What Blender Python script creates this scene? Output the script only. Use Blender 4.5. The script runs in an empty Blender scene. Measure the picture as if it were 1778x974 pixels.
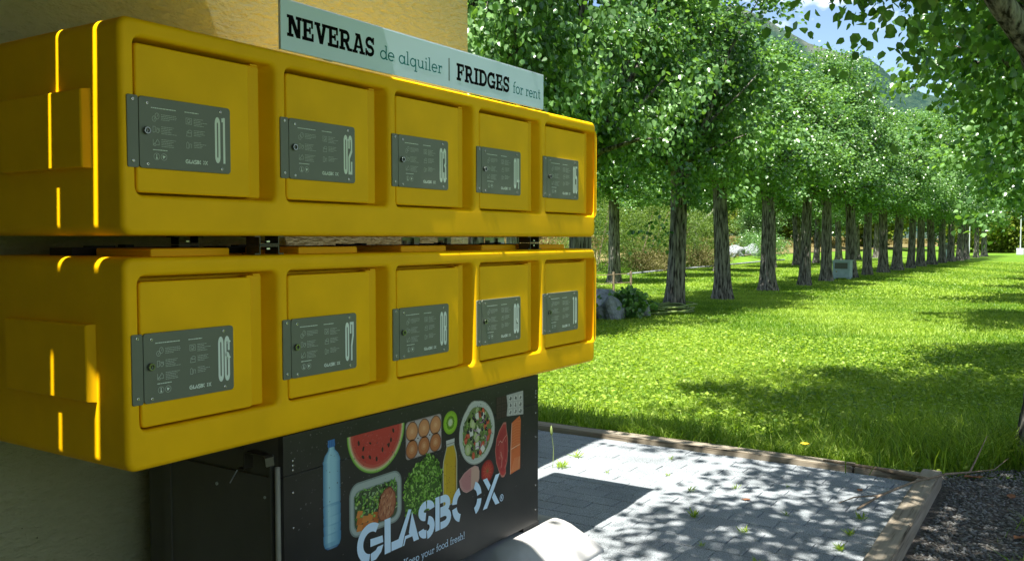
import bpy, bmesh, math, random
import numpy as np
from mathutils import Vector, Matrix
from mathutils.geometry import delaunay_2d_cdt

sc = bpy.context.scene
C = sc.collection
R_ = math.radians
# ---------------------------------------------------------------- camera
cam_d = bpy.data.cameras.new('camera')
cam = bpy.data.objects.new('camera', cam_d); C.objects.link(cam)
cam_d.sensor_width = 36.0; cam_d.lens = 31.38; cam_d.clip_start = 0.05; cam_d.clip_end = 5000
cam.location = (0, 0, 1.4805)
cam.rotation_euler = (R_(90 - 2.696), 0, R_(33.163 - 90))
sc.camera = cam
# ---------------------------------------------------------------- light
SUN_EL, SUN_AZ = R_(67.0), R_(183.5)          # direction towards the sun, angle from +X
sd = Vector((math.cos(SUN_EL) * math.cos(SUN_AZ), math.cos(SUN_EL) * math.sin(SUN_AZ), math.sin(SUN_EL)))
sun_d = bpy.data.lights.new('sun', 'SUN'); sun_d.energy = 5.0; sun_d.angle = R_(0.53); sun_d.color = (1.0, 0.955, 0.87)
sun = bpy.data.objects.new('sun', sun_d); C.objects.link(sun)
sun.rotation_euler = sd.to_track_quat('Z', 'Y').to_euler(); sun.location = (0, 0, 30)
world = bpy.data.worlds.new("World"); sc.world = world; world.use_nodes = True
wt = world.node_tree; wn = wt.nodes; wl = wt.links
bg = wn['Background']; bg.inputs['Strength'].default_value = 0.072
sky = wn.new('ShaderNodeTexSky'); sky.sky_type = 'NISHITA'; sky.sun_disc = False
sky.sun_elevation = SUN_EL; sky.sun_rotation = math.atan2(sd.x, sd.y); sky.dust_density = 0.6; sky.ozone_density = 2.5
tc = wn.new('ShaderNodeTexCoord'); mp = wn.new('ShaderNodeMapping'); mp.inputs['Scale'].default_value = (1, 1, 2.2)
cn = wn.new('ShaderNodeTexNoise'); cn.inputs['Scale'].default_value = 3.2; cn.inputs['Detail'].default_value = 7; cn.inputs['Roughness'].default_value = 0.58
mp.inputs['Location'].default_value = (0.55, 0.10, 0.4)
cr = wn.new('ShaderNodeValToRGB'); cr.color_ramp.elements[0].position = 0.53; cr.color_ramp.elements[1].position = 0.60
mx = wn.new('ShaderNodeMix'); mx.data_type = 'RGBA'; mx.inputs[7].default_value = (9.0, 9.3, 9.8, 1)
wl.new(tc.outputs['Generated'], mp.inputs[0]); wl.new(mp.outputs[0], cn.inputs['Vector']); wl.new(cn.outputs[0], cr.inputs[0])
wl.new(cr.outputs[0], mx.inputs[0]); wl.new(sky.outputs[0], mx.inputs[6]); wl.new(mx.outputs[2], bg.inputs['Color'])
sc.view_settings.view_transform = 'Standard'; sc.view_settings.look = 'None'
sc.view_settings.exposure = 1.55; sc.view_settings.gamma = 1.0
sc.cycles.max_bounces = 6; sc.cycles.transparent_max_bounces = 4
sc.render.film_transparent = False

# ---------------------------------------------------------------- materials
def mat(name, col, rough=0.6, spec=0.5, metal=0.0, noise=None, bump=None, attr=None, coat=0.0):
    """noise=(scale, amount, detail) darkens/lightens; bump=(scale, strength, distance); attr = colour attribute name"""
    m = bpy.data.materials.new(name); m.use_nodes = True
    nt = m.node_tree; b = nt.nodes['Principled BSDF']
    b.inputs['Base Color'].default_value = (*col, 1); b.inputs['Roughness'].default_value = rough
    b.inputs['Specular IOR Level'].default_value = spec; b.inputs['Metallic'].default_value = metal
    if coat: b.inputs['Coat Weight'].default_value = coat; b.inputs['Coat Roughness'].default_value = 0.12
    src = None
    co = nt.nodes.new('ShaderNodeTexCoord').outputs['Object']
    if attr:
        a = nt.nodes.new('ShaderNodeAttribute'); a.attribute_name = attr; src = a.outputs['Color']
    if noise:
        n = nt.nodes.new('ShaderNodeTexNoise'); n.inputs['Scale'].default_value = noise[0]
        n.inputs['Detail'].default_value = noise[2] if len(noise) > 2 else 4
        nt.links.new(co, n.inputs['Vector'])
        r = nt.nodes.new('ShaderNodeMapRange'); r.inputs['From Min'].default_value = 0.3; r.inputs['From Max'].default_value = 0.7
        r.inputs['To Min'].default_value = 1 - noise[1]; r.inputs['To Max'].default_value = 1 + noise[1]
        nt.links.new(n.outputs[0], r.inputs['Value'])
        v = nt.nodes.new('ShaderNodeVectorMath'); v.operation = 'SCALE'
        if src: nt.links.new(src, v.inputs[0])
        else: v.inputs[0].default_value = col
        nt.links.new(r.outputs[0], v.inputs['Scale']); src = v.outputs[0]
    if src: nt.links.new(src, b.inputs['Base Color'])
    if bump:
        n2 = nt.nodes.new('ShaderNodeTexNoise'); n2.inputs['Scale'].default_value = bump[0]; n2.inputs['Detail'].default_value = 6
        nt.links.new(co, n2.inputs['Vector'])
        bp = nt.nodes.new('ShaderNodeBump'); bp.inputs['Strength'].default_value = bump[1]; bp.inputs['Distance'].default_value = bump[2]
        nt.links.new(n2.outputs[0], bp.inputs['Height']); nt.links.new(bp.outputs[0], b.inputs['Normal'])
    return m

def leafmat(name, dark, light, trans=0.35, rough=0.33, spec=0.6):
    m = bpy.data.materials.new(name); m.use_nodes = True; nt = m.node_tree
    b = nt.nodes['Principled BSDF']; out = nt.nodes['Material Output']
    a = nt.nodes.new('ShaderNodeAttribute'); a.attribute_name = 'tint'
    r = nt.nodes.new('ShaderNodeMix'); r.data_type = 'RGBA'
    r.inputs[6].default_value = (*dark, 1); r.inputs[7].default_value = (*light, 1)
    nt.links.new(a.outputs['Fac'], r.inputs[0]); nt.links.new(r.outputs[2], b.inputs['Base Color'])
    b.inputs['Roughness'].default_value = rough; b.inputs['Specular IOR Level'].default_value = spec
    t = nt.nodes.new('ShaderNodeBsdfTranslucent')
    v = nt.nodes.new('ShaderNodeVectorMath'); v.operation = 'MULTIPLY'; v.inputs[1].default_value = (1.45, 1.5, 0.45)
    nt.links.new(r.outputs[2], v.inputs[0]); nt.links.new(v.outputs[0], t.inputs['Color'])
    ms = nt.nodes.new('ShaderNodeMixShader'); ms.inputs[0].default_value = trans
    nt.links.new(b.outputs[0], ms.inputs[1]); nt.links.new(t.outputs[0], ms.inputs[2]); nt.links.new(ms.outputs[0], out.inputs['Surface'])
    return m

M = {}
M['yellow'] = mat('yellow_plastic', (0.93, 0.515, 0.0015), 0.5, 0.12, bump=(420, 0.2, 0.0012), noise=(5, 0.07, 8))
M['yellow_in'] = mat('yellow_plastic_hinge', (0.84, 0.46, 0.0015), 0.5, 0.12, bump=(420, 0.1, 0.001))
M['plate'] = mat('grey_anodised_plate', (0.135, 0.155, 0.115), 0.42, 0.5, bump=(900, 0.05, 0.0004), noise=(14, 0.05, 4))
M['print_grey'] = mat('pale_plate_print', (0.74, 0.84, 0.74), 0.6, 0.3)
M['print_mid'] = mat('fine_plate_print', (0.48, 0.55, 0.47), 0.6, 0.3)
M['steel'] = mat('screw_steel', (0.62, 0.62, 0.58), 0.25, 0.5, 1.0)
M['dark_steel'] = mat('lock_steel', (0.25, 0.27, 0.24), 0.22, 0.5, 1.0)
M['black'] = mat('black_rubber', (0.012, 0.012, 0.012), 0.6)
M['sign'] = mat('sign_panel_face', (0.64, 0.82, 0.98), 0.45, 0.4, noise=(3, 0.03))
M['alu'] = mat('aluminium_edge', (0.75, 0.77, 0.78), 0.35, 0.5, 0.6)
M['ink'] = mat('black_ink', (0.004, 0.004, 0.006), 0.8, 0.05)
M['teal'] = mat('teal_ink', (0.006, 0.19, 0.23), 0.8, 0.05)
M['fridge'] = mat('charcoal_panel_print', (0.020, 0.019, 0.017), 0.3, 0.5, noise=(5, 0.3, 6))
M['fridge_side'] = mat('olive_grey_sheet_steel', (0.085, 0.085, 0.062), 0.5, 0.4, noise=(4, 0.12, 5), bump=(300, 0.05, 0.0005))
M['print'] = mat('printed_colours', (1, 1, 1), 0.4, 0.4, attr='Col')
M['galv'] = mat('galvanised_steel', (0.5, 0.55, 0.55), 0.35, 0.5, 0.7, noise=(30, 0.15, 4))
M['hat'] = mat('dark_bracket_steel', (0.06, 0.055, 0.04), 0.35, 0.5, 0.6)
M['conc'] = mat('white_cast_concrete', (0.40, 0.40, 0.39), 0.85, 0.2, noise=(9, 0.12, 8), bump=(60, 0.35, 0.004))
M['timber'] = None
M['trim'] = mat('grey_edge_trim', (0.30, 0.30, 0.24), 0.5, 0.4)

def wall_mat():
    m = mat('yellow_render_plaster', (0.50, 0.41, 0.14), 0.9, 0.15)
    nt = m.node_tree; b = nt.nodes['Principled BSDF']; co = nt.nodes.new('ShaderNodeTexCoord').outputs['Object']
    n = nt.nodes.new('ShaderNodeTexNoise'); n.inputs['Scale'].default_value = 26; n.inputs['Detail'].default_value = 9; n.inputs['Roughness'].default_value = 0.62
    n3 = nt.nodes.new('ShaderNodeTexNoise'); n3.inputs['Scale'].default_value = 7; n3.inputs['Detail'].default_value = 5
    vo = nt.nodes.new('ShaderNodeTexVoronoi'); vo.inputs['Scale'].default_value = 34
    mp2 = nt.nodes.new('ShaderNodeMapping'); mp2.inputs['Rotation'].default_value = (0, 0.5, 0); mp2.inputs['Scale'].default_value = (0.7, 1, 1.8)
    for t in (n, n3, vo): nt.links.new(co if t is not n else mp2.outputs[0], t.inputs['Vector'])
    nt.links.new(co, mp2.inputs[0])
    ramp = nt.nodes.new('ShaderNodeMapRange'); ramp.inputs['From Min'].default_value = 0.0; ramp.inputs['From Max'].default_value = 0.10
    ramp.inputs['To Min'].default_value = 0.0; ramp.inputs['To Max'].default_value = 1
    nt.links.new(vo.outputs['Distance'], ramp.inputs['Value'])
    pit = nt.nodes.new('ShaderNodeMapRange'); pit.inputs['From Min'].default_value = 0.56; pit.inputs['From Max'].default_value = 0.64
    nt.links.new(n3.outputs[0], pit.inputs['Value'])
    mm = nt.nodes.new('ShaderNodeMix'); mm.data_type = 'FLOAT'; mm.inputs[2].default_value = 1.0
    nt.links.new(pit.outputs[0], mm.inputs[0]); nt.links.new(ramp.outputs[0], mm.inputs[3])
    add = nt.nodes.new('ShaderNodeMath'); add.operation = 'MULTIPLY_ADD'; add.inputs[1].default_value = 1.6
    nt.links.new(n.outputs[0], add.inputs[0]); nt.links.new(mm.outputs[0], add.inputs[2])
    bp = nt.nodes.new('ShaderNodeBump'); bp.inputs['Strength'].default_value = 1.0; bp.inputs['Distance'].default_value = 0.028
    nt.links.new(add.outputs[0], bp.inputs['Height']); nt.links.new(bp.outputs[0], b.inputs['Normal'])
    c = nt.nodes.new('ShaderNodeMix'); c.data_type = 'RGBA'; c.inputs[6].default_value = (0.14, 0.12, 0.05, 1)
    c2 = nt.nodes.new('ShaderNodeMix'); c2.data_type = 'RGBA'; c2.inputs[6].default_value = (0.43, 0.43, 0.22, 1); c2.inputs[7].default_value = (0.60, 0.60, 0.36, 1)
    nt.links.new(n.outputs[0], c2.inputs[0]); nt.links.new(c2.outputs[2], c.inputs[7]); nt.links.new(mm.outputs[0], c.inputs[0])
    nt.links.new(c.outputs[2], b.inputs['Base Color'])
    return m
M['wall'] = wall_mat()

def paver_mat(name, col):
    m = mat(name, col, 0.9, 0.15); nt = m.node_tree; b = nt.nodes['Principled BSDF']
    g = nt.nodes.new('ShaderNodeNewGeometry').outputs['Position']
    oi = nt.nodes.new('ShaderNodeObjectInfo')
    n = nt.nodes.new('ShaderNodeTexNoise'); n.inputs['Scale'].default_value = 190; n.inputs['Detail'].default_value = 2
    n2 = nt.nodes.new('ShaderNodeTexNoise'); n2.inputs['Scale'].default_value = 2.3; n2.inputs['Detail'].default_value = 6
    nt.links.new(g, n.inputs['Vector']); nt.links.new(g, n2.inputs['Vector'])
    r = nt.nodes.new('ShaderNodeMapRange'); r.inputs['From Min'].default_value = 0.36; r.inputs['From Max'].default_value = 0.58
    r.inputs['To Min'].default_value = 0.45; r.inputs['To Max'].default_value = 1.1; nt.links.new(n.outputs[0], r.inputs['Value'])
    r2 = nt.nodes.new('ShaderNodeMapRange'); r2.inputs['From Min'].default_value = 0.3; r2.inputs['From Max'].default_value = 0.7
    r2.inputs['To Min'].default_value = 0.82; r2.inputs['To Max'].default_value = 1.12; nt.links.new(n2.outputs[0], r2.inputs['Value'])
    r3 = nt.nodes.new('ShaderNodeMapRange'); r3.inputs['To Min'].default_value = 0.92; r3.inputs['To Max'].default_value = 1.06; nt.links.new(oi.outputs['Random'], r3.inputs['Value'])
    a = nt.nodes.new('ShaderNodeMath'); a.operation = 'MULTIPLY'; nt.links.new(r.outputs[0], a.inputs[0]); nt.links.new(r2.outputs[0], a.inputs[1])
    a2 = nt.nodes.new('ShaderNodeMath'); a2.operation = 'MULTIPLY'; nt.links.new(a.outputs[0], a2.inputs[0]); nt.links.new(r3.outputs[0], a2.inputs[1])
    v = nt.nodes.new('ShaderNodeVectorMath'); v.operation = 'SCALE'; v.inputs[0].default_value = col
    nt.links.new(a2.outputs[0], v.inputs['Scale']); nt.links.new(v.outputs[0], b.inputs['Base Color'])
    bp = nt.nodes.new('ShaderNodeBump'); bp.inputs['Strength'].default_value = 0.6; bp.inputs['Distance'].default_value = 0.003
    nt.links.new(n.outputs[0], bp.inputs['Height']); nt.links.new(bp.outputs[0], b.inputs['Normal'])
    return m
M['paver'] = paver_mat('gritty_concrete_paver', (0.30, 0.33, 0.35))
M['joint'] = mat('joint_sand', (0.20, 0.21, 0.21), 0.95, 0.1, noise=(160, 0.5, 3))
def wood_mat(name, c1, c2):
    m = mat(name, c1, 0.85, 0.2); nt = m.node_tree; b = nt.nodes['Principled BSDF']; co = nt.nodes.new('ShaderNodeTexCoord').outputs['Object']
    mp_ = nt.nodes.new('ShaderNodeMapping'); mp_.inputs['Scale'].default_value = (2.0, 34, 34); nt.links.new(co, mp_.inputs[0])
    n = nt.nodes.new('ShaderNodeTexNoise'); n.inputs['Scale'].default_value = 1.0; n.inputs['Detail'].default_value = 6; nt.links.new(mp_.outputs[0], n.inputs['Vector'])
    cr_ = nt.nodes.new('ShaderNodeValToRGB'); e = cr_.color_ramp.elements; e[0].position = 0.34; e[0].color = (*[x * 0.28 for x in c1], 1); e[1].position = 0.42; e[1].color = (*c1, 1)
    q = cr_.color_ramp.elements.new(0.66); q.color = (*c2, 1)
    nt.links.new(n.outputs[0], cr_.inputs[0]); nt.links.new(cr_.outputs[0], b.inputs['Base Color'])
    bp = nt.nodes.new('ShaderNodeBump'); bp.inputs['Strength'].default_value = 0.7; bp.inputs['Distance'].default_value = 0.004
    nt.links.new(n.outputs[0], bp.inputs['Height']); nt.links.new(bp.outputs[0], b.inputs['Normal'])
    return m
M['timber'] = wood_mat('weathered_sleeper_timber', (0.22, 0.185, 0.135), (0.31, 0.275, 0.215))
M['slat'] = wood_mat('canopy_board_timber', (0.16, 0.10, 0.05), (0.22, 0.14, 0.08))

def bark_mat():
    m = mat('grooved_poplar_bark', (0.12, 0.10, 0.08), 0.95, 0.1); nt = m.node_tree; b = nt.nodes['Principled BSDF']
    co = nt.nodes.new('ShaderNodeTexCoord').outputs['Object']
    mp_ = nt.nodes.new('ShaderNodeMapping'); mp_.inputs['Scale'].default_value = (1, 1, 0.16); nt.links.new(co, mp_.inputs[0])
    n = nt.nodes.new('ShaderNodeTexNoise'); n.inputs['Scale'].default_value = 26; n.inputs['Detail'].default_value = 6; n.inputs['Roughness'].default_value = 0.6
    nt.links.new(mp_.outputs[0], n.inputs['Vector'])
    cr_ = nt.nodes.new('ShaderNodeValToRGB'); e = cr_.color_ramp.elements; e[0].position = 0.40; e[0].color = (0.028, 0.025, 0.021, 1); e[1].position = 0.60; e[1].color = (0.25, 0.235, 0.205, 1)
    nt.links.new(n.outputs[0], cr_.inputs[0]); nt.links.new(cr_.outputs[0], b.inputs['Base Color'])
    bp = nt.nodes.new('ShaderNodeBump'); bp.inputs['Strength'].default_value = 1.0; bp.inputs['Distance'].default_value = 0.03
    nt.links.new(n.outputs[0], bp.inputs['Height']); nt.links.new(bp.outputs[0], b.inputs['Normal'])
    return m
M['bark'] = bark_mat()
M['leaf'] = leafmat('poplar_leaf', (0.040, 0.115, 0.030), (0.23, 0.41, 0.135), 0.38, 0.3, 0.7)
M['leaf_bush'] = leafmat('olive_bush_leaf', (0.05, 0.105, 0.02), (0.19, 0.28, 0.06), 0.4, 0.5, 0.3)
M['leaf_lime'] = leafmat('yellow_green_bush_leaf', (0.08, 0.13, 0.012), (0.24, 0.30, 0.03), 0.35, 0.5, 0.3)
M['leaf_dry'] = leafmat('dry_twig_leaf', (0.11, 0.10, 0.04), (0.24, 0.22, 0.09), 0.2, 0.7, 0.2)
M['grass'] = leafmat('lawn_blade', (0.085, 0.19, 0.010), (0.37, 0.49, 0.075), 0.42, 0.45, 0.3)
M['yellowflower'] = mat('yellow_petal', (0.75, 0.55, 0.02), 0.7)

def lawn_mat():
    m = mat('lawn_ground', (0.1, 0.2, 0.02), 0.95, 0.1); nt = m.node_tree; b = nt.nodes['Principled BSDF']
    g = nt.nodes.new('ShaderNodeNewGeometry').outputs['Position']
    n = nt.nodes.new('ShaderNodeTexNoise'); n.inputs['Scale'].default_value = 14; n.inputs['Detail'].default_value = 8; n.inputs['Roughness'].default_value = 0.7
    n2 = nt.nodes.new('ShaderNodeTexNoise'); n2.inputs['Scale'].default_value = 0.7; n2.inputs['Detail'].default_value = 5
    nt.links.new(g, n.inputs['Vector']); nt.links.new(g, n2.inputs['Vector'])
    a = nt.nodes.new('ShaderNodeMath'); a.operation = 'MULTIPLY_ADD'; a.inputs[1].default_value = 0.6; nt.links.new(n2.outputs[0], a.inputs[0])
    k = nt.nodes.new('ShaderNodeMath'); k.operation = 'MULTIPLY'; k.inputs[1].default_value = 0.5; nt.links.new(n.outputs[0], k.inputs[0]); nt.links.new(k.outputs[0], a.inputs[2])
    cr_ = nt.nodes.new('ShaderNodeValToRGB'); e = cr_.color_ramp.elements; e[0].position = 0.4; e[0].color = (0.05, 0.11, 0.010, 1); e[1].position = 0.7; e[1].color = (0.17, 0.26, 0.03, 1)
    q = e.new(0.55); q.color = (0.10, 0.20, 0.016, 1)
    nt.links.new(a.outputs[0], cr_.inputs[0]); nt.links.new(cr_.outputs[0], b.inputs['Base Color'])
    bp = nt.nodes.new('ShaderNodeBump'); bp.inputs['Strength'].default_value = 1.0; bp.inputs['Distance'].default_value = 0.05
    nt.links.new(n.outputs[0], bp.inputs['Height']); nt.links.new(bp.outputs[0], b.inputs['Normal'])
    return m
M['lawn'] = lawn_mat()
M['meadow'] = mat('dry_meadow', (0.16, 0.135, 0.055), 0.95, 0.1, noise=(1.3, 0.35, 8), bump=(3, 1, 0.2))
M['gravel_bed'] = mat('gravel_bed_earth', (0.10, 0.09, 0.08), 0.95, 0.1, noise=(40, 0.5, 8), bump=(50, 1, 0.02))
M['stone'] = mat('gravel_stone', (0.17, 0.17, 0.165), 0.85, 0.3, attr='Col')
M['rock'] = mat('pale_boulder', (0.22, 0.24, 0.25), 0.9, 0.2, noise=(7, 0.4, 8), bump=(16, 1, 0.03))
M['deadleaf'] = mat('dead_leaf_brown', (0.22, 0.10, 0.05), 0.8, 0.2, noise=(60, 0.3))
M['twig'] = mat('dry_twig_bark', (0.22, 0.17, 0.12), 0.9, 0.1, noise=(60, 0.3))
M['hose'] = mat('green_hose', (0.18, 0.24, 0.07), 0.5, 0.4)
M['white_metal'] = mat('white_painted_metal', (0.45, 0.48, 0.48), 0.5, 0.4, noise=(6, 0.1, 5))
M['cab'] = mat('pale_blue_painted_cabinet', (0.30, 0.40, 0.43), 0.6, 0.3, noise=(5, 0.15, 6))
M['cab_wood'] = mat('dark_cabinet_opening', (0.09, 0.10, 0.08), 0.8)
M['plug'] = mat('pale_timber_post', (0.22, 0.21, 0.17), 0.8)

def hill_mat():
    m = mat('haze_tinted_wooded_mountain', (0.05, 0.09, 0.05), 1.0, 0.0); nt = m.node_tree; b = nt.nodes['Principled BSDF']
    g = nt.nodes.new('ShaderNodeNewGeometry').outputs['Position']
    n = nt.nodes.new('ShaderNodeTexNoise'); n.inputs['Scale'].default_value = 0.09; n.inputs['Detail'].default_value = 8; n.inputs['Roughness'].default_value = 0.7
    n2 = nt.nodes.new('ShaderNodeTexNoise'); n2.inputs['Scale'].default_value = 0.012; n2.inputs['Detail'].default_value = 4
    nt.links.new(g, n.inputs['Vector']); nt.links.new(g, n2.inputs['Vector'])
    c1 = nt.nodes.new('ShaderNodeValToRGB'); e = c1.color_ramp.elements; e[0].position = 0.38; e[0].color = (0.018, 0.046, 0.042, 1); e[1].position = 0.62; e[1].color = (0.05, 0.09, 0.06, 1)  # blue-green tones put mild distance haze into the colour
    c2 = nt.nodes.new('ShaderNodeValToRGB'); e = c2.color_ramp.elements; e[0].position = 0.54; e[0].color = (0, 0, 0, 1); e[1].position = 0.62; e[1].color = (1, 1, 1, 1)
    nt.links.new(n.outputs[0], c1.inputs[0]); nt.links.new(n2.outputs[0], c2.inputs[0])
    mx_ = nt.nodes.new('ShaderNodeMix'); mx_.data_type = 'RGBA'; nt.links.new(c2.outputs[0], mx_.inputs[0]); nt.links.new(c1.outputs[0], mx_.inputs[6]); mx_.inputs[7].default_value = (0.10, 0.12, 0.10, 1)
    nt.links.new(mx_.outputs[2], b.inputs['Base Color'])
    bp = nt.nodes.new('ShaderNodeBump'); bp.inputs['Strength'].default_value = 1.0; bp.inputs['Distance'].default_value = 6.0
    nt.links.new(n.outputs[0], bp.inputs['Height']); nt.links.new(bp.outputs[0], b.inputs['Normal'])
    return m
M['hill'] = hill_mat()

# ---------------------------------------------------------------- object helpers
def tag(o, label=None, cat=None, group=None, kind=None):
    if label: o['label'] = label
    if cat: o['category'] = cat
    if group: o['group'] = group
    if kind: o['kind'] = kind
    return o
def empty(name, loc=(0, 0, 0), label=None, cat=None, group=None):
    o = bpy.data.objects.new(name, None); C.objects.link(o); o.location = loc; o.empty_display_size = 0.1
    return tag(o, label, cat, group)
def link(name, me, parent=None, loc=None, rot=None, scale=None):
    o = bpy.data.objects.new(name, me); C.objects.link(o)
    if parent: o.parent = parent
    if loc: o.location = loc
    if rot: o.rotation_euler = rot
    if scale: o.scale = scale
    return o
def copy_tree(o, parent=None):
    c = o.copy(); C.objects.link(c)
    if parent: c.parent = parent
    for ch in list(o.children): copy_tree(ch, c)
    return c

class MB:
    """collects vertices and faces of one mesh"""
    def __init__(s): s.v = []; s.f = []; s.c = []
    def add(s, vs, fs, col=None):
        k = len(s.v); s.v += [tuple(p) for p in vs]; s.f += [tuple(i + k for i in f) for f in fs]; s.c += [col] * len(fs); return s
    def box(s, a, b, col=None):
        x0, y0, z0 = a; x1, y1, z1 = b
        return s.add([(x0, y0, z0), (x1, y0, z0), (x1, y1, z0), (x0, y1, z0), (x0, y0, z1), (x1, y0, z1), (x1, y1, z1), (x0, y1, z1)],
                     [(0, 3, 2, 1), (4, 5, 6, 7), (0, 1, 5, 4), (1, 2, 6, 5), (2, 3, 7, 6), (3, 0, 4, 7)], col)
    def rings(s, rs, cap0=True, cap1=True, col=None, closed=True):
        n = len(rs[0]); vs = [p for r in rs for p in r]; fs = []
        for i in range(len(rs) - 1):
            for j in range(n if closed else n - 1):
                a = i * n + j; b = i * n + (j + 1) % n; fs.append((a, b, b + n, a + n))
        if cap0: fs.append(tuple(range(n))[::-1])
        if cap1: fs.append(tuple((len(rs) - 1) * n + j for j in range(n)))
        return s.add(vs, fs, col)
    def tube(s, pts, rad, n=8, col=None):
        pts = [Vector(p) for p in pts]; rs = []
        rad = rad if isinstance(rad, (list, tuple)) else [rad] * len(pts)
        u = None
        for i, p in enumerate(pts):
            d = (pts[min(i + 1, len(pts) - 1)] - pts[max(i - 1, 0)]).normalized()
            if u is None: u = d.orthogonal().normalized()
            u = (u - d * u.dot(d)).normalized(); w = d.cross(u)
            rs.append([p + (u * math.cos(2 * math.pi * k / n) + w * math.sin(2 * math.pi * k / n)) * rad[i] for k in range(n)])
        return s.rings(rs, col=col)
    def mesh(s, name, m, smooth=False):
        me = bpy.data.meshes.new(name); me.from_pydata(s.v, [], s.f); me.materials.append(m)
        if any(c is not None for c in s.c):
            at = me.color_attributes.new('Col', 'FLOAT_COLOR', 'CORNER'); arr = np.zeros((len(me.loops), 4), np.float32); k = 0
            for f, c in zip(s.f, s.c):
                c = c or (0.5, 0.5, 0.5)
                arr[k:k + len(f), :3] = c; arr[k:k + len(f), 3] = 1; k += len(f)
            at.data.foreach_set('color', arr.ravel())
        if smooth: me.polygons.foreach_set('use_smooth', [True] * len(me.polygons))
        me.update(); return me
    def build(s, name, m, parent=None, smooth=False, loc=None, wn_=False):
        o = link(name, s.mesh(name, m, smooth), parent, loc)
        if wn_:
            md = o.modifiers.new('wn', 'WEIGHTED_NORMAL'); md.keep_sharp = True
        return o

def recalc(me):
    bm = bmesh.new(); bm.from_mesh(me); bmesh.ops.recalc_face_normals(bm, faces=bm.faces); bm.to_mesh(me); bm.free(); return me

def rrect(x0, x1, z0, z1, r, n=6):
    r = max(r, 1e-4); out = []
    for cx_, cz_, a0 in ((x1 - r, z0 + r, -90), (x1 - r, z1 - r, 0), (x0 + r, z1 - r, 90), (x0 + r, z0 + r, 180)):
        for k in range(n + 1):
            a = R_(a0 + 90 * k / n); out.append((cx_ + r * math.cos(a), cz_ + r * math.sin(a)))
    return out
def plate_mb(x0, x1, z0, z1, yf, yb, cr_=0.01, er=0.003, n=5, ns=3, mb=None):
    """rounded-corner plate facing -Y with a rounded front edge"""
    mb = mb or MB(); rs = []
    for k in range(ns + 1):
        a = R_(90 * k / ns); i = er * (1 - math.sin(a)); y = yf + er * (1 - math.cos(a))
        rs.append([(p[0], y, p[1]) for p in rrect(x0 + i, x1 - i, z0 + i, z1 - i, cr_ - i, n)])
    rs.append([(p[0], yb, p[1]) for p in rrect(x0, x1, z0, z1, cr_, n)])
    mb.rings(rs); return mb

# ================================================================= LOCKER BANK
X0, X1 = 1.380, 3.978; YF, YB = 2.10, 2.79; HH = 0.566; PITCH = 0.5177; PX = 1.420; PW = 0.478; PZ0, PZ1 = 0.107, 0.516
def shell_mesh():
    mb = MB(); R0 = 0.016; CR = 0.030; n = 6; ns = 6
    def ring(i, y): return [(p[0], y, p[1]) for p in rrect(X0 + i, X1 - i, i, HH - i, CR - i + 0.001, n)]
    rs = []
    for k in range(ns + 1):
        a = R_(90 * k / ns); rs.append(ring(R0 * (1 - math.sin(a)), YF + R0 * (1 - math.cos(a))))
    for k in range(ns, -1, -1):
        a = R_(90 * k / ns); rs.append(ring(R0 * (1 - math.sin(a)), YB - R0 * (1 - math.cos(a))))
    front = rs[0]; mb.rings(rs, cap0=False, cap1=True)
    loops = [[Vector((p[0], p[2], 0)) for p in front]]; ls = [front]
    for m_ in range(5):
        x0 = PX + m_ * PITCH; x1 = x0 + PW; r = 0.012; rr = []
        for k in range(4):
            a = R_(90 * k / 3); e = r * (1 - math.sin(a))
            xr = x1 + e * 1.6; rr.append([(p[0], YF + r * (1 - math.cos(a)) * 1.2, p[1]) for p in rrect(x0 - e * 0.4, xr, PZ0 - e, PZ1 + e, 0.022 + e, n)])
        # the right-hand wall of each pocket slopes inwards
        for dep, sh, rc in ((0.060, 0.018, 0.02), (0.068, 0.021, 0.018), (0.072, 0.028, 0.014)):
            rr.append([(p[0], YF + dep, p[1]) for p in rrect(x0 + (0.004 if dep == .072 else 0), x1 - sh, PZ0 + (0.004 if dep == .072 else 0), PZ1 - sh * 0.3, rc, n)])
        mb.rings(rr, cap0=False, cap1=True)
        ls.append(rr[0]); loops.append([Vector((p[0], p[2], 0)) for p in rr[0]][::-1])
    v2 = []; e2 = []; hb = []
    for l in loops:
        k = len(v2); v2 += [Vector((p.x, p.y)) for p in l]; e2 += [(k + i, k + (i + 1) % len(l)) for i in range(len(l))]
        hb.append([(p.x, p.y) for p in l])
    def inside(p, poly):
        c = False
        for i in range(len(poly)):
            a, b_ = poly[i - 1], poly[i]
            if (a[1] > p[1]) != (b_[1] > p[1]) and p[0] < (b_[0] - a[0]) * (p[1] - a[1]) / (b_[1] - a[1]) + a[0]: c = not c
        return c
    ov, oe, of = delaunay_2d_cdt(v2, e2, [], 0, 1e-6)[:3]
    tris = []
    for f in of:
        cc = (sum(ov[i].x for i in f) / len(f), sum(ov[i].y for i in f) / len(f))
        if inside(cc, hb[0]) and not any(inside(cc, h) for h in hb[1:]): tris.append(tuple(f))
    mb.add([(p.x, YF, p.y) for p in ov], tris)
    me = mb.mesh('shell', M['yellow'], True)
    bm = bmesh.new(); bm.from_mesh(me); bmesh.ops.remove_doubles(bm, verts=bm.verts, dist=1e-5)
    bmesh.ops.recalc_face_normals(bm, faces=bm.faces); bm.to_mesh(me); bm.free()
    me.polygons.foreach_set('use_smooth', [True] * len(me.polygons))
    return me
SHELL = shell_mesh()
DOOR_MAIN = recalc(plate_mb(0.006, 0.380, 0.006, 0.395, YF + 0.004, YF + 0.05, 0.012, 0.006).mesh('door', M['yellow'], True))
hs = plate_mb(0.376, 0.432, 0.006, 0.399, YF + 0.022, YF + 0.053, 0.006, 0.003)
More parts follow.
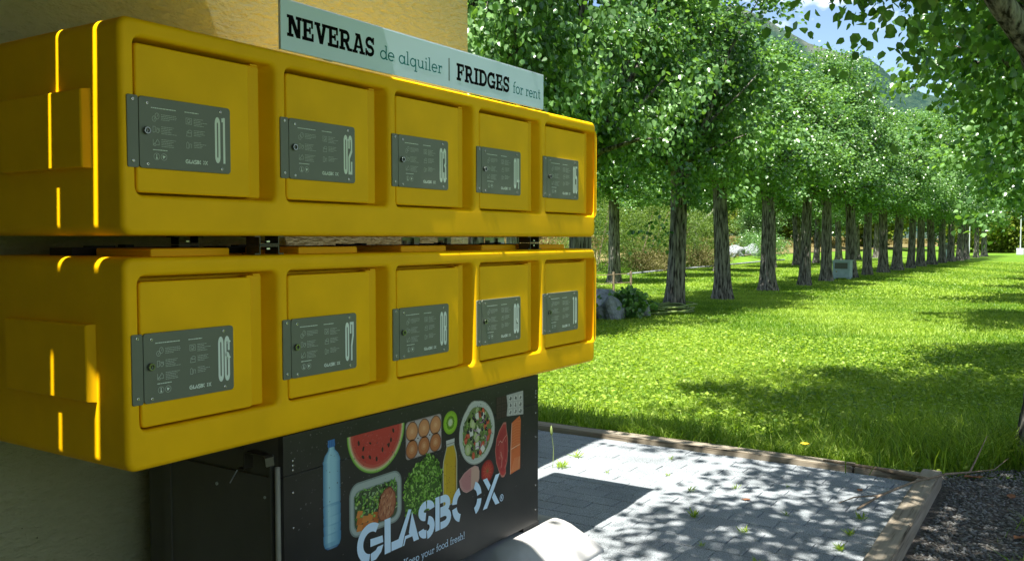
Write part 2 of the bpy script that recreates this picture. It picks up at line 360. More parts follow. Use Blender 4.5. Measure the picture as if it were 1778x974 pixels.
HINGE = recalc(hs.mesh('hinge_strip', M['yellow_in'], True))
kn = MB(); kn.box((0.398, YF + 0.018, 0.398), (0.424, YF + 0.04, 0.403))
KNUCKLE = kn.mesh('hinge_knuckle', M['yellow_in'])
PL0, PL1 = 0.0705, 0.2575      # plate heights above the pocket floor
LATCH = recalc(plate_mb(-0.024, 0.0085, PL0, PL1, YF - 0.0035, YF + 0.001, 0.005, 0.001).mesh('latch_plate', M['plate'], False))
PLATE = recalc(plate_mb(0.0105, 0.304, PL0, PL1, YF - 0.0035, YF + 0.003, 0.010, 0.001).mesh('instruction_plate', M['plate'], False))
def disc(mb, c, r, y0, y1, n=12, col=None):
    mb.rings([[(c[0] + r * math.cos(2 * math.pi * k / n), y1, c[1] + r * math.sin(2 * math.pi * k / n)) for k in range(n)],
              [(c[0] + r * math.cos(2 * math.pi * k / n), y0, c[1] + r * math.sin(2 * math.pi * k / n)) for k in range(n)],
              [(c[0] + r * 0.7 * math.cos(2 * math.pi * k / n), y0 - 0.0006, c[1] + r * 0.7 * math.sin(2 * math.pi * k / n)) for k in range(n)]], col=col)
sm = MB(); disc(sm, (0, 0), 0.0042, -0.0018, 0, 10)
SCREW = recalc(sm.mesh('screw', M['steel'], False))
sm = MB(); disc(sm, (0, 0), 0.0018, -0.003, -0.001, 6)
SOCKET = recalc(sm.mesh('screw_socket', M['black']))
lm = MB(); n_ = 20
def circ(r, y, n=20): return [(r * math.cos(2 * math.pi * k / n), y, r * math.sin(2 * math.pi * k / n)) for k in range(n)]
lm.rings([circ(0.0105, 0), circ(0.0105, -0.006), circ(0.009, -0.0085), circ(0.0065, -0.0085), circ(0.006, -0.004), circ(0.001, -0.004)], cap0=True)
LOCK = recalc(lm.mesh('lock', M['dark_steel'], False))
lk = MB(); lk.box((-0.001, -0.0052, -0.004), (0.001, -0.0041, 0.004)); KEYHOLE = lk.mesh('keyhole', M['black'])

# ---------------------------------------------------------------- stroke lettering
def arc(cx_, cy_, rx, ry, a0, a1, n=14):
    return [(cx_ + rx * math.cos(R_(a0 + (a1 - a0) * k / n)), cy_ + ry * math.sin(R_(a0 + (a1 - a0) * k / n))) for k in range(n + 1)]
def strip(pts, w, closed=False):
    P = [Vector(p) for p in pts]; n = len(P); L = []; Rr = []
    for i in range(n):
        a = P[i - 1] if (i > 0 or closed) else None; b = P[(i + 1) % n] if (i < n - 1 or closed) else None
        d1 = (P[i] - a).normalized() if a is not None else None; d2 = (b - P[i]).normalized() if b is not None else None
        d1 = d1 or d2; d2 = d2 or d1
        n1 = Vector((-d1.y, d1.x)); n2 = Vector((-d2.y, d2.x)); m_ = (n1 + n2)
        m_ = m_.normalized() if m_.length > 1e-6 else n1
        k = w / 2 / max(m_.dot(n1), 0.45)
        L.append(P[i] + m_ * k); Rr.append(P[i] - m_ * k)
    vs = [tuple(p) for p in L] + [tuple(p) for p in Rr]
    fs = [(i, (i + 1) % n, n + (i + 1) % n, n + i) for i in range(n if closed else n - 1)]
    return vs, fs
def R4(a, b, c, d): return ('p', [(a, b), (c, b), (c, d), (a, d)])
def Ln(w, *segs):
    pts = []
    for s_ in segs: pts += s_ if isinstance(s_, list) else [s_]
    return ('l', w, pts)
BOLD = {
 'N': (1.00, [R4(0, .85, .34, 1), R4(.11, 0, .31, .98), ('p', [(.11, 1), (.40, 1), (.90, 0), (.62, 0)]), R4(.70, 0.02, .90, .98), R4(.60, .85, 1.0, 1), R4(0, 0, .43, .15)]),
 'E': (.84, [R4(.10, 0, .33, 1), R4(0, .84, .76, 1), R4(0, 0, .80, .16), R4(.3, .43, .55, .57), R4(.62, .62, .76, .9), R4(.66, .1, .80, .38), R4(.48, .34, .60, .66)]),
 'F': (.82, [R4(.10, 0, .33, 1), R4(0, .84, .76, 1), R4(0, 0, .46, .16), R4(.3, .43, .55, .57), R4(.62, .62, .76, .9), R4(.48, .34, .60, .66)]),
 'V': (.93, [('p', [(.08, .98), (.33, .98), (.50, .38), (.60, 0), (.36, 0)]), ('p', [(.62, .98), (.85, .98), (.60, 0), (.40, 0)]), R4(0, .85, .42, 1), R4(.54, .85, .95, 1)]),
 'R': (.98, [R4(.10, 0, .33, 1), R4(0, 0, .44, .15), R4(0, .85, .3, 1), Ln(.19, (.2, .905), arc(.50, .69, .20, .215, 90, -90), (.2, .475)), Ln(.22, (.50, .45), (.72, .08)), R4(.62, 0, .98, .15)]),
 'A': (1.0, [('p', [(.08, .05), (.28, .05), (.56, 1), (.36, 1)]), ('p', [(.92, .05), (.69, .05), (.42, 1), (.62, 1)]), R4(.27, .27, .72, .40), R4(0, 0, .42, .14), R4(.56, 0, 1.0, .14), R4(.24, .87, .6, 1)]),
 'S': (.78, [Ln(.19, arc(.37, .695, .245, .215, 10, 250, 16), arc(.38, .29, .265, .20, 80, -170, 16)), R4(.60, .64, .73, 1), R4(.02, 0, .14, .37)]),
 'I': (.50, [R4(.13, 0, .37, 1), R4(0, .85, .50, 1), R4(0, 0, .50, .15)]),
 'D': (.93, [R4(.10, 0, .33, 1), R4(0, .85, .3, 1), R4(0, 0, .3, .15), Ln(.2, (.2, .90), arc(.43, .50, .38, .40, 90, -90), (.2, .10))]),
 'G': (.96, [Ln(.21, arc(.47, .50, .37, .41, 40, 310, 20)), R4(.50, .36, .96, .50), R4(.69, .02, .88, .45), R4(.70, .64, .83, 1)]),
}
LT = .095
LIGHT = {
 'd': (.72, [Ln(LT, arc(.32, .31, .26, .28, 0, 360, 22)), Ln(LT, (.585, 0), (.585, 1.0)), R4(.45, .92, .6, 1), R4(.58, 0, .72, .08)]),
 'e': (.66, [Ln(LT, (.06, .33), (.585, .33), arc(.32, .31, .265, .28, 8, 318, 20))]),
 'a': (.72, [Ln(LT, arc(.32, .31, .26, .28, 0, 360, 22)), Ln(LT, (.585, 0), (.585, .62)), R4(.58, 0, .72, .08)]),
 'l': (.36, [Ln(LT, (.16, 0), (.16, 1.0)), R4(.03, .92, .16, 1), R4(.02, 0, .31, .08)]),
 'q': (.72, [Ln(LT, arc(.32, .31, .26, .28, 0, 360, 22)), Ln(LT, (.585, -.32), (.585, .62)), R4(.44, -.34, .74, -.26)]),
 'u': (.76, [Ln(LT, (.15, .62), (.15, .28), arc(.36, .25, .21, .20, 180, 360), (.57, .6)), Ln(LT, (.585, 0), (.585, .62)), R4(.03, .54, .16, .62), R4(.46, .54, .58, .62), R4(.58, 0, .71, .08)]),
 'i': (.34, [Ln(LT, (.16, 0), (.16, .62)), R4(.03, .54, .16, .62), R4(.02, 0, .31, .08), R4(.10, .78, .22, .91)]),
 'r': (.50, [Ln(LT, (.16, 0), (.16, .62)), R4(.03, .54, .16, .62), R4(.02, 0, .32, .08), Ln(LT, (.16, .36), arc(.38, .36, .19, .21, 160, 80, 6), (.47, .56)), R4(.40, .42, .47, .60)]),
 'f': (.42, [Ln(LT, (.18, 0), (.18, .74), arc(.37, .76, .18, .2, 180, 70, 8)), R4(.02, .54, .36, .62), R4(.04, 0, .34, .08)]),
 'o': (.66, [Ln(LT, arc(.32, .31, .27, .285, 0, 360, 22))]),
 'n': (.78, [Ln(LT, (.15, 0), (.15, .62)), Ln(LT, (.15, .33), arc(.37, .37, .20, .205, 170, 0), (.57, 0)), R4(.03, .54, .16, .62), R4(.02, 0, .30, .08), R4(.44, 0, .72, .08)]),
 't': (.44, [Ln(LT, (.19, .86), (.19, .18), arc(.34, .18, .15, .14, 180, 290, 8)), R4(.03, .54, .40, .62)]),
 'h': (.78, [Ln(LT, (.15, 0), (.15, 1)), Ln(LT, (.15, .33), arc(.37, .37, .20, .205, 170, 0), (.57, 0)), R4(.02, .92, .16, 1), R4(.02, 0, .30, .08), R4(.44, 0, .72, .08)]),
 'p': (.70, [Ln(LT, arc(.38, .31, .25, .28, 0, 360, 22)), Ln(LT, (.14, -.32), (.14, .62)), R4(.02, .54, .14, .62), R4(.0, -.34, .28, -.26)]),
 'y': (.66, [Ln(LT, (.10, .6), (.33, .02)), Ln(LT, (.57, .6), (.28, -.18), arc(.16, -.18, .12, .12, 0, -110, 6)), R4(0, .54, .24, .62), R4(.42, .54, .68, .62)]),
 's': (.52, [Ln(LT, arc(.26, .455, .17, .135, 15, 250, 10), arc(.26, .17, .19, .14, 80, -165, 10)), R4(.39, .43, .46, .62), R4(.03, 0, .10, .2)]),
 'K': (.92, [Ln(.12, (.17, 0), (.17, 1)), Ln(.11, (.70, .96), (.24, .42)), Ln(.12, (.36, .55), (.74, .04)), R4(.02, .91, .34, 1), R4(.02, 0, .34, .09), R4(.56, .91, .86, 1), R4(.58, 0, .92, .09)]),
 '!': (.26, [('p', [(.07, .28), (.15, .28), (.17, 1), (.05, 1)]), R4(.05, 0, .17, .12)]),
 ' ': (.34, []),
}
def glyphs(text, font, track=0.0):
    """list of primitives in units of the cap height, and the total width"""
    out = []; x = 0
    for ch in text:
        adv, pr = font[ch] if ch in font else (.34, [])
        out.append((x, pr)); x += adv + track
    return out, x - track
def emit(mb, prims, ox, oz, sx, sz, y, col=None, dy=0.00004):
    k = 0
    for x, pr in prims:
        for p in pr:
            if p[0] == 'p': vs, fs = p[1], [tuple(range(len(p[1])))]
            else:
                pts = p[2]; cl = (Vector(pts[0]) - Vector(pts[-1])).length < 1e-5
                vs, fs = strip(pts[:-1] if cl else pts, p[1], cl)
            yy = y - dy * (k % 9); k += 1
            mb.add([(ox + (x + v[0]) * sx, yy, oz + v[1] * sz) for v in vs], fs, col)
def letters(parent, text, font, x0, x1, z0, h, y, m, track=0.02):
    pr, w = glyphs(text, font, track)
    for g_ in pr:
        if g_[1]: mb = MB(); emit(mb, [g_], x0, z0, (x1 - x0) / w, h, y); mb.build('letter', m, parent)
def text_fit(mb, text, font, x0, x1, z0, h, y, col=None, track=0.02):
    pr, w = glyphs(text, font, track); emit(mb, pr, x0, z0, (x1 - x0) / w, h, y, col)

# the tall narrow plate digits: a thick round-ended stroke around a thin slit. unit: height 1, width .30
DW = .115
DIG = {
 '0': [Ln(DW, arc(.15, .85, .0925, .0925, 0, 180, 8), arc(.15, .15, .0925, .0925, 180, 360, 8), (.2425, .85))],
 '1': [R4(.10, 0, .215, 1), R4(0.02, .90, .12, .985)],
 '2': [Ln(DW, (.0575, .66), (.0575, .85), arc(.15, .85, .0925, .0925, 180, 0, 8), (.2425, .60), (.0575, .42), (.0575, .06)), R4(.0, .0, .30, .075), R4(.185, .05, .30, .33)],
 '3': [Ln(DW, (.0575, .70), (.0575, .85), arc(.15, .85, .0925, .0925, 180, 0, 8), (.2425, .56), (.17, .50), (.2425, .44), (.2425, .15), arc(.15, .15, .0925, .0925, 0, -180, 8), (.0575, .30))],
 '4': [('p', [(.0, .30), (.115, .30), (.115, 1), (.0, 1)]), R4(.185, 0, .30, 1), R4(0, .22, .34, .30)],
 '5': [R4(0, .93, .30, 1), R4(0, .55, .115, .95), Ln(DW, (.0575, .58), arc(.15, .52, .0925, .0925, 130, 0, 8), (.2425, .15), arc(.15, .15, .0925, .0925, 0, -180, 8), (.0575, .34))],
 '6': [Ln(DW, (.2425, .68), (.2425, .85), arc(.15, .85, .0925, .0925, 0, 180, 8), arc(.15, .15, .0925, .0925, 180, 360, 8), (.2425, .50), arc(.16, .50, .0825, .09, 0, 150, 8))],
 '7': [R4(0, .93, .30, 1), Ln(DW, (.2425, .95), (.2425, .66), (.13, .38), (.13, 0)), R4(0, .70, .115, .95)],
 '8': [Ln(DW, arc(.15, .85, .0925, .0925, 0, 180, 8), (.0575, .57), (.10, .51), (.20, .51), (.2425, .57), (.2425, .85)), Ln(DW, (.20, .49), (.10, .49), (.0575, .43), arc(.15, .15, .0925, .0925, 180, 360, 8), (.2425, .43), (.20, .49))],
 '9': [Ln(DW, (.0575, .32), (.0575, .15), arc(.15, .15, .0925, .0925, 180, 360, 8), (.2425, .85), arc(.15, .85, .0925, .0925, 0, 180, 8), (.0575, .50), arc(.14, .50, .0825, .09, 180, 330, 8))],
}
def logo_prims():
    """the brand lettering, world units of the large copy: x from 2.245 to 3.15, z .344 to .484"""
    P = []
    P.append(Ln(.031, arc(2.318, .413, .055, .0545, 52, 262, 22)))
    P.append(('p', [(2.317, .344), (2.345, .346), (2.372, .365), (2.3835, .388), (2.353, .388), (2.343, .379), (2.317, .3735)]))
    P.append(('p', [(2.315, .398), (2.3825, .397), (2.3795, .422), (2.315, .426)]))
    P.append(('p', [(2.390, .349), (2.423, .349), (2.423, .475), (2.390, .475)]))
    P.append(('p', [(2.427, .350), (2.487, .350), (2.498, .384), (2.427, .383)]))
    P.append(('p', [(2.466, .383), (2.498, .384), (2.541, .474), (2.524, .479)]))
    P.append(('p', [(2.544, .465), (2.584, .350), (2.553, .350), (2.545, .372), (2.532, .372), (2.525, .392)]))
    P.append(('p', [(2.498, .350), (2.508, .372), (2.552, .372), (2.552, .384), (2.503, .384), (2.491, .350)]))
    P.append(Ln(.031, arc(2.628, .4465, .031, .0225, 90, 265, 12)))
    P.append(Ln(.031, arc(2.633, .4465, .031, .0225, 90, 0, 8)))
    P.append(Ln(.031, arc(2.628, .380, .031, .0225, 180, 270, 8)))
    P.append(Ln(.031, arc(2.633, .380, .031, .0285, -90, 80, 12)))
    P.append(('p', [(2.684, .350), (2.711, .350), (2.711, .482), (2.684, .482)]))
    P.append(Ln(.029, (2.7155, .4665), (2.735, .4665), arc(2.738, .4445, .026, .022, 90, -90, 10), (2.7155, .4225)))
    P.append(Ln(.029, (2.7155, .4115), (2.735, .4115), arc(2.740, .388, .030, .0235, 90, -90, 10), (2.7155, .3645)))
    P.append(Ln(.031, arc(2.853, .421, .046, .051, 103, 176, 9))); P.append(Ln(.031, arc(2.853, .412, .046, .051, 184, 258, 9)))
    P.append(Ln(.031, arc(2.932, .421, .046, .051, 74, 4, 9))); P.append(Ln(.031, arc(2.932, .412, .046, .051, -4, -72, 9)))
    P.append(('p', [(3.003, .352), (3.034, .352), (3.129, .480), (3.098, .480)]))
    P.append(('p', [(3.003, .480), (3.034, .480), (3.060, .444), (3.045, .424)]))
    P.append(('p', [(3.096, .352), (3.127, .352), (3.086, .410), (3.070, .389)]))
    return [(0, P)]
def reg_prims():
    return [(0, [Ln(.0035, arc(3.144, .370, .0125, .0135, 0, 360, 18)), Ln(.003, (3.140, .363), (3.140, .377)), Ln(.003, (3.140, .376), arc(3.144, .3735, .0028, .0028, 90, -90, 6), (3.140, .371)), Ln(.003, (3.144, .371), (3.148, .363))])]

def plate_print():
    """lines of fine text, small pictograms and the wordmark on the plate (pocket coordinates)"""
    mb = MB(); y = YF - 0.0039; rnd = random.Random(4); z0 = PL0
    hb = MB()
    def words(x0, x1, z, h, tgt):
        x = x0
        while x < x1 - 0.002:
            w = min(rnd.uniform(0.003, 0.010), x1 - x); tgt.add([(x, y, z), (x + w, y, z), (x + w, y, z + h), (x, y, z + h)], [(0, 1, 2, 3)]); x += w + 0.0012
    words(0.046, 0.122, z0 + 0.1585, 0.0023, hb); words(0.150, 0.195, z0 + 0.1585, 0.0023, hb)
    words(0.050, 0.094, z0 + 0.0485, 0.0022, hb)
    for zz, nl in ((0.130, 4), (0.098, 5), (0.064, 5)):
        for k in range(nl): words(0.076, 0.076 + rnd.uniform(0.028, 0.050), z0 + zz + 0.013 - k * 0.0045, 0.0013, mb)
    for zz, nl in ((0.130, 5), (0.098, 4), (0.066, 4)):
        for k in range(nl): words(0.179, 0.179 + rnd.uniform(0.022, 0.050), z0 + zz + 0.013 - k * 0.0045, 0.0013, mb)
    def st(pts, w=0.0011, cl=False):
        vs, fs = strip(pts, w, cl); mb.add([(a, y - 0.0001, b) for a, b in vs], fs)
    def el(cx_, cz_, rx, rz): st(arc(cx_, cz_, rx, rz, 0, 342, 19), 0.0011, True)
    for zz in (0.130, 0.098, 0.064):
        z = z0 + zz + 0.005; x = 0.060
        if zz > .12: el(x - .005, z - .004, .006, .007); el(x + .004, z + .004, .006, .008); st([(x - .006, z - .007), (x - .002, z)]); st([(x + .004, z + .002), (x + .006, z + .008)])
        elif zz > .09: st([(x - .009, z - .008), (x - .009, z + .008), (x - .002, z + .008), (x - .002, z - .006), (x - .009, z - .008)]); st([(x, z + .004), (x + .01, z + .004), (x + .01, z - .004)]); el(x + .005, z - .003, .004, .005)
        else: st([(x - .009, z - .009), (x - .009, z + .008)]); st([(x - .009, z - .006), (x + .002, z + .004)]); st([(x, z + .003), (x + .004, z + .009), (x + .009, z + .002), (x + .009, z - .006), (x, z - .006)]); el(x - .004, z - .006, .003, .003)
    for zz in (0.130, 0.098, 0.066):
        z = z0 + zz + 0.005; x = 0.163
        if zz > .12: st([(x - .009, z - .007), (x - .009, z + .009), (x + .009, z + .009), (x + .009, z - .007), (x - .009, z - .007)]); el(x, z + .001, .005, .005); st([(x - .002, z - .004), (x + .004, z + .002)])
        elif zz > .09: st([(x - .008, z - .008), (x - .006, z + .001), (x + .008, z + .001), (x + .008, z - .008), (x - .008, z - .008)]); el(x + .003, z + .005, .006, .004); st([(x - .008, z + .003), (x - .002, z + .006)])
        else: st([(x - .008, z - .009), (x - .008, z + .005), (x - .005, z + .008), (x - .001, z + .005), (x - .001, z - .009), (x - .008, z - .009)]); st([(x + .002, z - .008), (x + .002, z + .003), (x + .008, z + .003), (x + .008, z - .008)]); 
    for x in (0.061, 0.083):
        el(x, z0 + .032, .0088, .0088)
    z = z0 + .032
    hb.add([(0.0600, y, z + .006), (0.0620, y, z + .006), (0.0618, y, z - .001), (0.0645, y, z - .006), (0.0585, y, z - .006), (0.0603, y, z - .001)], [(0, 1, 2, 3, 4, 5)])
    hb.add([(0.0790, y, z + .004), (0.0880, y, z + .002), (0.0850, y, z - .001), (0.0815, y, z - .005), (0.0800, y, z - .001)], [(0, 1, 2, 3, 4)])
    s = 0.074 / 0.885
    lb = MB(); emit(lb, logo_prims(), 0.1505 - 2.245 * s, z0 + .020 - .344 * s, s, s, y)
    k = len(hb.v); hb.v += lb.v; hb.f += [tuple(i + k for i in f) for f in lb.f]; hb.c += lb.c
    return mb.mesh('fine_print', M['print_mid']), hb.mesh('bold_print', M['print_grey'])
FINE, BOLDP = plate_print()

def make_door(bank, k, num):
    x0 = PX + k * PITCH
    d = link('door', DOOR_MAIN, bank, (x0, 0, PZ0)); d['label'] = f'yellow locker door with grey plate numbered {num}'
    d.modifiers.new('wn', 'WEIGHTED_NORMAL')
    link('hinge_strip', HINGE, d); link('hinge_knuckle', KNUCKLE, d)
    link('instruction_plate', PLATE, d)
    link('fine_print', FINE, d)['kind'] = 'stuff'; link('bold_print', BOLDP, d)['kind'] = 'stuff'
    for c_, xo_ in zip(num, (0.2495, 0.2715)):
        mb = MB(); emit(mb, [(0, DIG[c_])], xo_, PL0 + .028, 0.062, 0.130, YF - 0.0039); mb.build('digit', M['print_grey'], d)
    link('lock', LOCK, d, (0.030, YF - 0.0035, PL0 + .098)); link('keyhole', KEYHOLE, d, (0.030, YF - 0.0035, PL0 + .098))
    for sx_, sz in ((0.034, PL1 - .017), (0.269, PL1 - .014), (0.034, PL0 + .011), (0.272, PL0 + .012)):
        link('screw', SCREW, d, (sx_, YF - 0.0035, sz)); link('screw_socket', SOCKET, d, (sx_, YF - 0.0035, sz))
    l = link('latch_plate', LATCH, bank, (x0, 0, PZ0))
    for sz in (PL1 - .011, PL0 + .017):
        link('screw', SCREW, l, (-0.008, YF - 0.0035, sz)); link('screw_socket', SOCKET, l, (-0.008, YF - 0.0035, sz))

def make_bank(z, nums, label):
    b = empty('locker_bank', (0, 0, z), label, 'lockers', 'yellow locker banks on the wall')
    s = link('shell', SHELL, b); s.modifiers.new('wn', 'WEIGHTED_NORMAL')
    for k, n in enumerate(nums): make_door(b, k, n)
    # raised block on the left side
    mb = MB(); xo = X0 - 0.022; r = 0.035
    mb.rings([[(X0 + 0.004, 2.228, .178), (X0 + 0.004, 2.662, .178), (X0 + 0.004, 2.662, .388), (X0 + 0.004, 2.228, .388)],
              [(xo + 0.003, 2.242, .180), (xo + 0.003, 2.650, .180), (xo + 0.003, 2.650, .386), (xo + 0.003, 2.242, .386)],
              [(xo, 2.246, .183), (xo, 2.646, .183), (xo, 2.646, .383), (xo, 2.246, .383)]], cap0=False)
    o = mb.build('side_block', M['yellow'], b); recalc(o.data)
    return b
upper = make_bank(1.488, ['01', '02', '03', '04', '05'], 'upper row of yellow plastic lockers with doors 01 to 05')
lower = make_bank(0.864, ['06', '07', '08', '09', '10'], 'lower row of yellow plastic lockers with doors 06 to 10')

# raised pads on top of the lower bank and the hat brackets between the banks
for i, (a, b_) in enumerate(((1.53, 1.80), (2.08, 2.36), (2.60, 2.88), (3.13, 3.40), (3.60, 3.84))):
    mb = plate_mb(a, b_, 0.566 - 0.003, 0.566 + 0.022, 2.20, 2.46, 0.006, 0.004)
    o = mb.build('lid_pad', M['yellow_in'], lower); recalc(o.data)
    mb = MB(); mb.box((a - .05, 2.50, 0.563), (b_ + .12, 2.62, 0.563 + .026)); mb.box((a + .02, 2.52, 0.586), (a + .1, 2.56, 0.594)); mb.box((a + .14, 2.53, 0.586), (a + .17, 2.57, 0.597))
    mb.build('hinge_rail', M['black'], lower)
def hat(x, y0, y1, z0, z1, up, name_lbl):
    """two hat channels back to back"""
    e = empty('hat_bracket', (x, y0, z0), name_lbl, 'bracket', 'steel hat brackets between the locker banks')
    t = 0.004; h = (z1 - z0) / 2 - 0.001; w = 0.078; L = y1 - y0
    for s_ in (0, 1):
        mb = MB(); f = (lambda v: v) if s_ == 0 else (lambda v: (z1 - z0) - v)
        def bx(xa, xb, za, zb):
            za, zb = sorted((f(za), f(zb))); mb.box((xa, 0, za), (xb, L, zb))
        bx(-0.018, 0.0, 0, t); bx(0, t, 0.0005, h - t); bx(0.0005, w - .0005, h - t, h); bx(w - t, w, 0.0005, h - t); bx(w, w + .018, 0, t)
        mb.build('channel', M['hat'], e)
        m2 = MB(); m2.box((0.03, 0.002, f(h - t - 0.006) - .002), (0.042, 0.05, f(h - t - 0.006) + .002)); m2.build('bolt', M['steel'], e)
    return e
hat(1.842, 2.115, 2.175, 1.4315, 1.4885, 0, 'steel hat bracket between the banks at the front, above door 07')
hat(1.842, 2.50, 2.54, 1.4315, 1.4885, 0, 'steel hat bracket between the banks further back, behind door 06')
hat(3.385, 2.115, 2.175, 1.4315, 1.4885, 0, 'steel hat bracket between the banks at their right, above door 09')
for i, (x, w, y, lb) in enumerate(((3.15, 0.13, 2.66, 'galvanised stand-in plate for a bright glimpse between the banks, leftmost of three'), (3.42, 0.10, 2.66, 'galvanised stand-in plate for a bright glimpse between the banks, middle of three'), (3.66, 0.17, 2.55, 'galvanised stand-in plate for a bright glimpse between the banks, rightmost of three'))):
    mb = MB(); mb.box((x, y, 1.434), (x + w, y + 0.004, 1.485)); mb.box((x + .01, y - .02, 1.434), (x + .016, y + .002, 1.470)); mb.box((x + w * .55, y - .012, 1.440), (x + w * .55 + .004, y, 1.482))  # metal plates added for bright bluish glimpses of unknown origin in the gap
    o = mb.build('gap_glimpse_plate', M['galv']); tag(o, lb, 'bracket', 'stand-in plates for bright glimpses behind the gap')

# ================================================================= SIGN
sg = empty('sign', (1.911, 2.0875, 2.046), 'pale blue board reading NEVERAS de alquiler and FRIDGES for rent', 'sign')
W = 1.541
mb = plate_mb(0, W, 0.0095, .161, 0, 0.010, 0.002, 0.0008); o = mb.build('board', M['sign'], sg); recalc(o.data)
mb = MB(); mb.box((0.0005, 0.0004, .1612), (W - .0005, 0.0105, .1645)); mb.build('edge_trim', M['alu'], sg)
zc = 2.046; y = -0.0004
def sgx(v): return v - 1.911
letters(sg, 'NEVERAS', BOLD, sgx(1.936), sgx(2.333), 2.099 - zc, .0655, y, M['ink'])
letters(sg, 'FRIDGES', BOLD, sgx(2.802), sgx(3.175), 2.092 - zc, .0655, y, M['ink'])
tb = MB(); tb.add([(sgx(2.7515), y, 2.082 - zc), (sgx(2.7565), y, 2.082 - zc), (sgx(2.7565), y, 2.168 - zc), (sgx(2.7515), y, 2.168 - zc)], [(0, 1, 2, 3)])
tb.build('divider_line', M['ink'], sg)
letters(sg, 'de alquiler', LIGHT, sgx(2.360), sgx(2.712), 2.101 - zc, .0485, y, M['teal']); letters(sg, 'for rent', LIGHT, sgx(3.201), sgx(3.426), 2.097 - zc, .0485, y, M['teal'])
for x in (2.1, 3.25):
    mb = MB(); mb.box((sgx(x), 0.0105, 0.008), (sgx(x) + .04, 0.0145, .13)); mb.build('bracket_strap', M['galv'], sg)

# ================================================================= FRIDGE CABINET
FX0, FX1, FYF, FYB, FZ0, FZ1 = 1.921, 3.447, 2.110, 2.80, .186, .8615
fr = empty('fridge_cabinet', (FX0, FYF, FZ0), 'dark fridge cabinet with food pictures under the lower lockers', 'fridge')
def P(x, y, z): return (x - FX0, y - FYF, z - FZ0)
mb = MB(); mb.box(P(FX0 + .003, FYF + .024, FZ0 + .004), P(FX1 - .003, FYB, FZ1 - .002)); mb.build('body', M['fridge_side'], fr)
mb = plate_mb(0, FX1 - FX0, 0, .7335 - FZ0 - .001, 0, .022, .002, .001); o = mb.build('front_panel', M['fridge'], fr); recalc(o.data); front = o
mb = plate_mb(0, FX1 - FX0, .7335 - FZ0 + .001, FZ1 - FZ0, 0, .022, .002, .001); o = mb.build('upper_panel', M['fridge'], fr); recalc(o.data)
mb = MB(); mb.tube([P(FX0 - .006, FYF + .020, FZ0), P(FX0 - .006, FYF + .020, .765)], .009, 10); mb.build('corner_trim', M['trim'], fr, True)
mb = MB(); mb.box(P(FX0 - .012, 2.155, .30), P(FX0 + .002, 2.165, .80)); mb.build('side_frame', M['fridge_side'], fr)
mb = MB(); mb.box(P(FX0 - .006, 2.17, FZ0), P(FX0 + .002, 2.66, .725)); mb.build('side_panel', M['fridge_side'], fr)
mb = MB(); mb.box(P(FX0 - .012, 2.66, FZ0), P(FX0 + .002, 2.70, .80)); mb.build('rear_post', M['fridge_side'], fr)
for z in (.26, .45, .66):
    mb = MB(); mb.tube([P(FX0 - .006, 2.188, z), P(FX0 - .009, 2.188, z)], .005, 8); mb.build('side_rivet', M['galv'], fr)
for z in (.50,):
    mb = MB(); mb.tube([P(FX0 - .006, 2.42, z + .17), P(FX0 - .009, 2.42, z + .17)], .006, 8); mb.build('side_rivet', M['galv'], fr)
sm = MB(); disc(sm, (0, 0), 0.0036, -0.0014, 0, 9); RIV = recalc(sm.mesh('rivet', M['steel']))
for x, zs in ((1.960, (.778, .763, .748, .676, .563, .36)), (3.425, (.791, .778, .762, .690, .580, .358, .246))):
    for z in zs: link('rivet', RIV, fr, P(x, FYF, z))
# folded bracket between fridge and lockers
br = empty('support_bracket', (1.90, 2.13, .80), 'black folded support bracket under the lower lockers, left of the fridge', 'bracket')
prof = [(2.128, .775), (2.132, .800), (2.140, .806), (2.215, .812), (2.226, .808), (2.228, .758), (2.236, .751), (2.262, .752)]
mb = MB(); vs, fs = strip(prof, .005); n = len(vs)
mb.add([(-.035, a - 2.13, b - .80) for a, b in vs] + [(-.001, a - 2.13, b - .80) for a, b in vs], [tuple(f) for f in fs] + [tuple(i + n for i in f) for f in fs] + [(i, i + 1, i + 1 + n, i + n) for i in range(n // 2 - 1)] + [(i + n // 2, i + 1 + n // 2, i + 1 + n // 2 + n, i + n // 2 + n) for i in range(n // 2 - 1)])
mb.build('folded_strip', M['hat'], br)
mb = MB(); mb.tube([(-.03, 2.262 - 2.13, -.05), (-.03, 2.30 - 2.13, -.10)], .002, 6); mb.build('tie_wire', M['galv'], br)
gr = MB()
for i in range(18):
    gr.box((-.032 + .0, .10 + i * .014, .018), (-.029, .104 + i * .014, .052))
for i in range(5): gr.box((-.0335, .10, .018 + i * .008), (-.0325, .35, .021 + i * .008))
gr.build('vent_mesh', M['hat'], br)

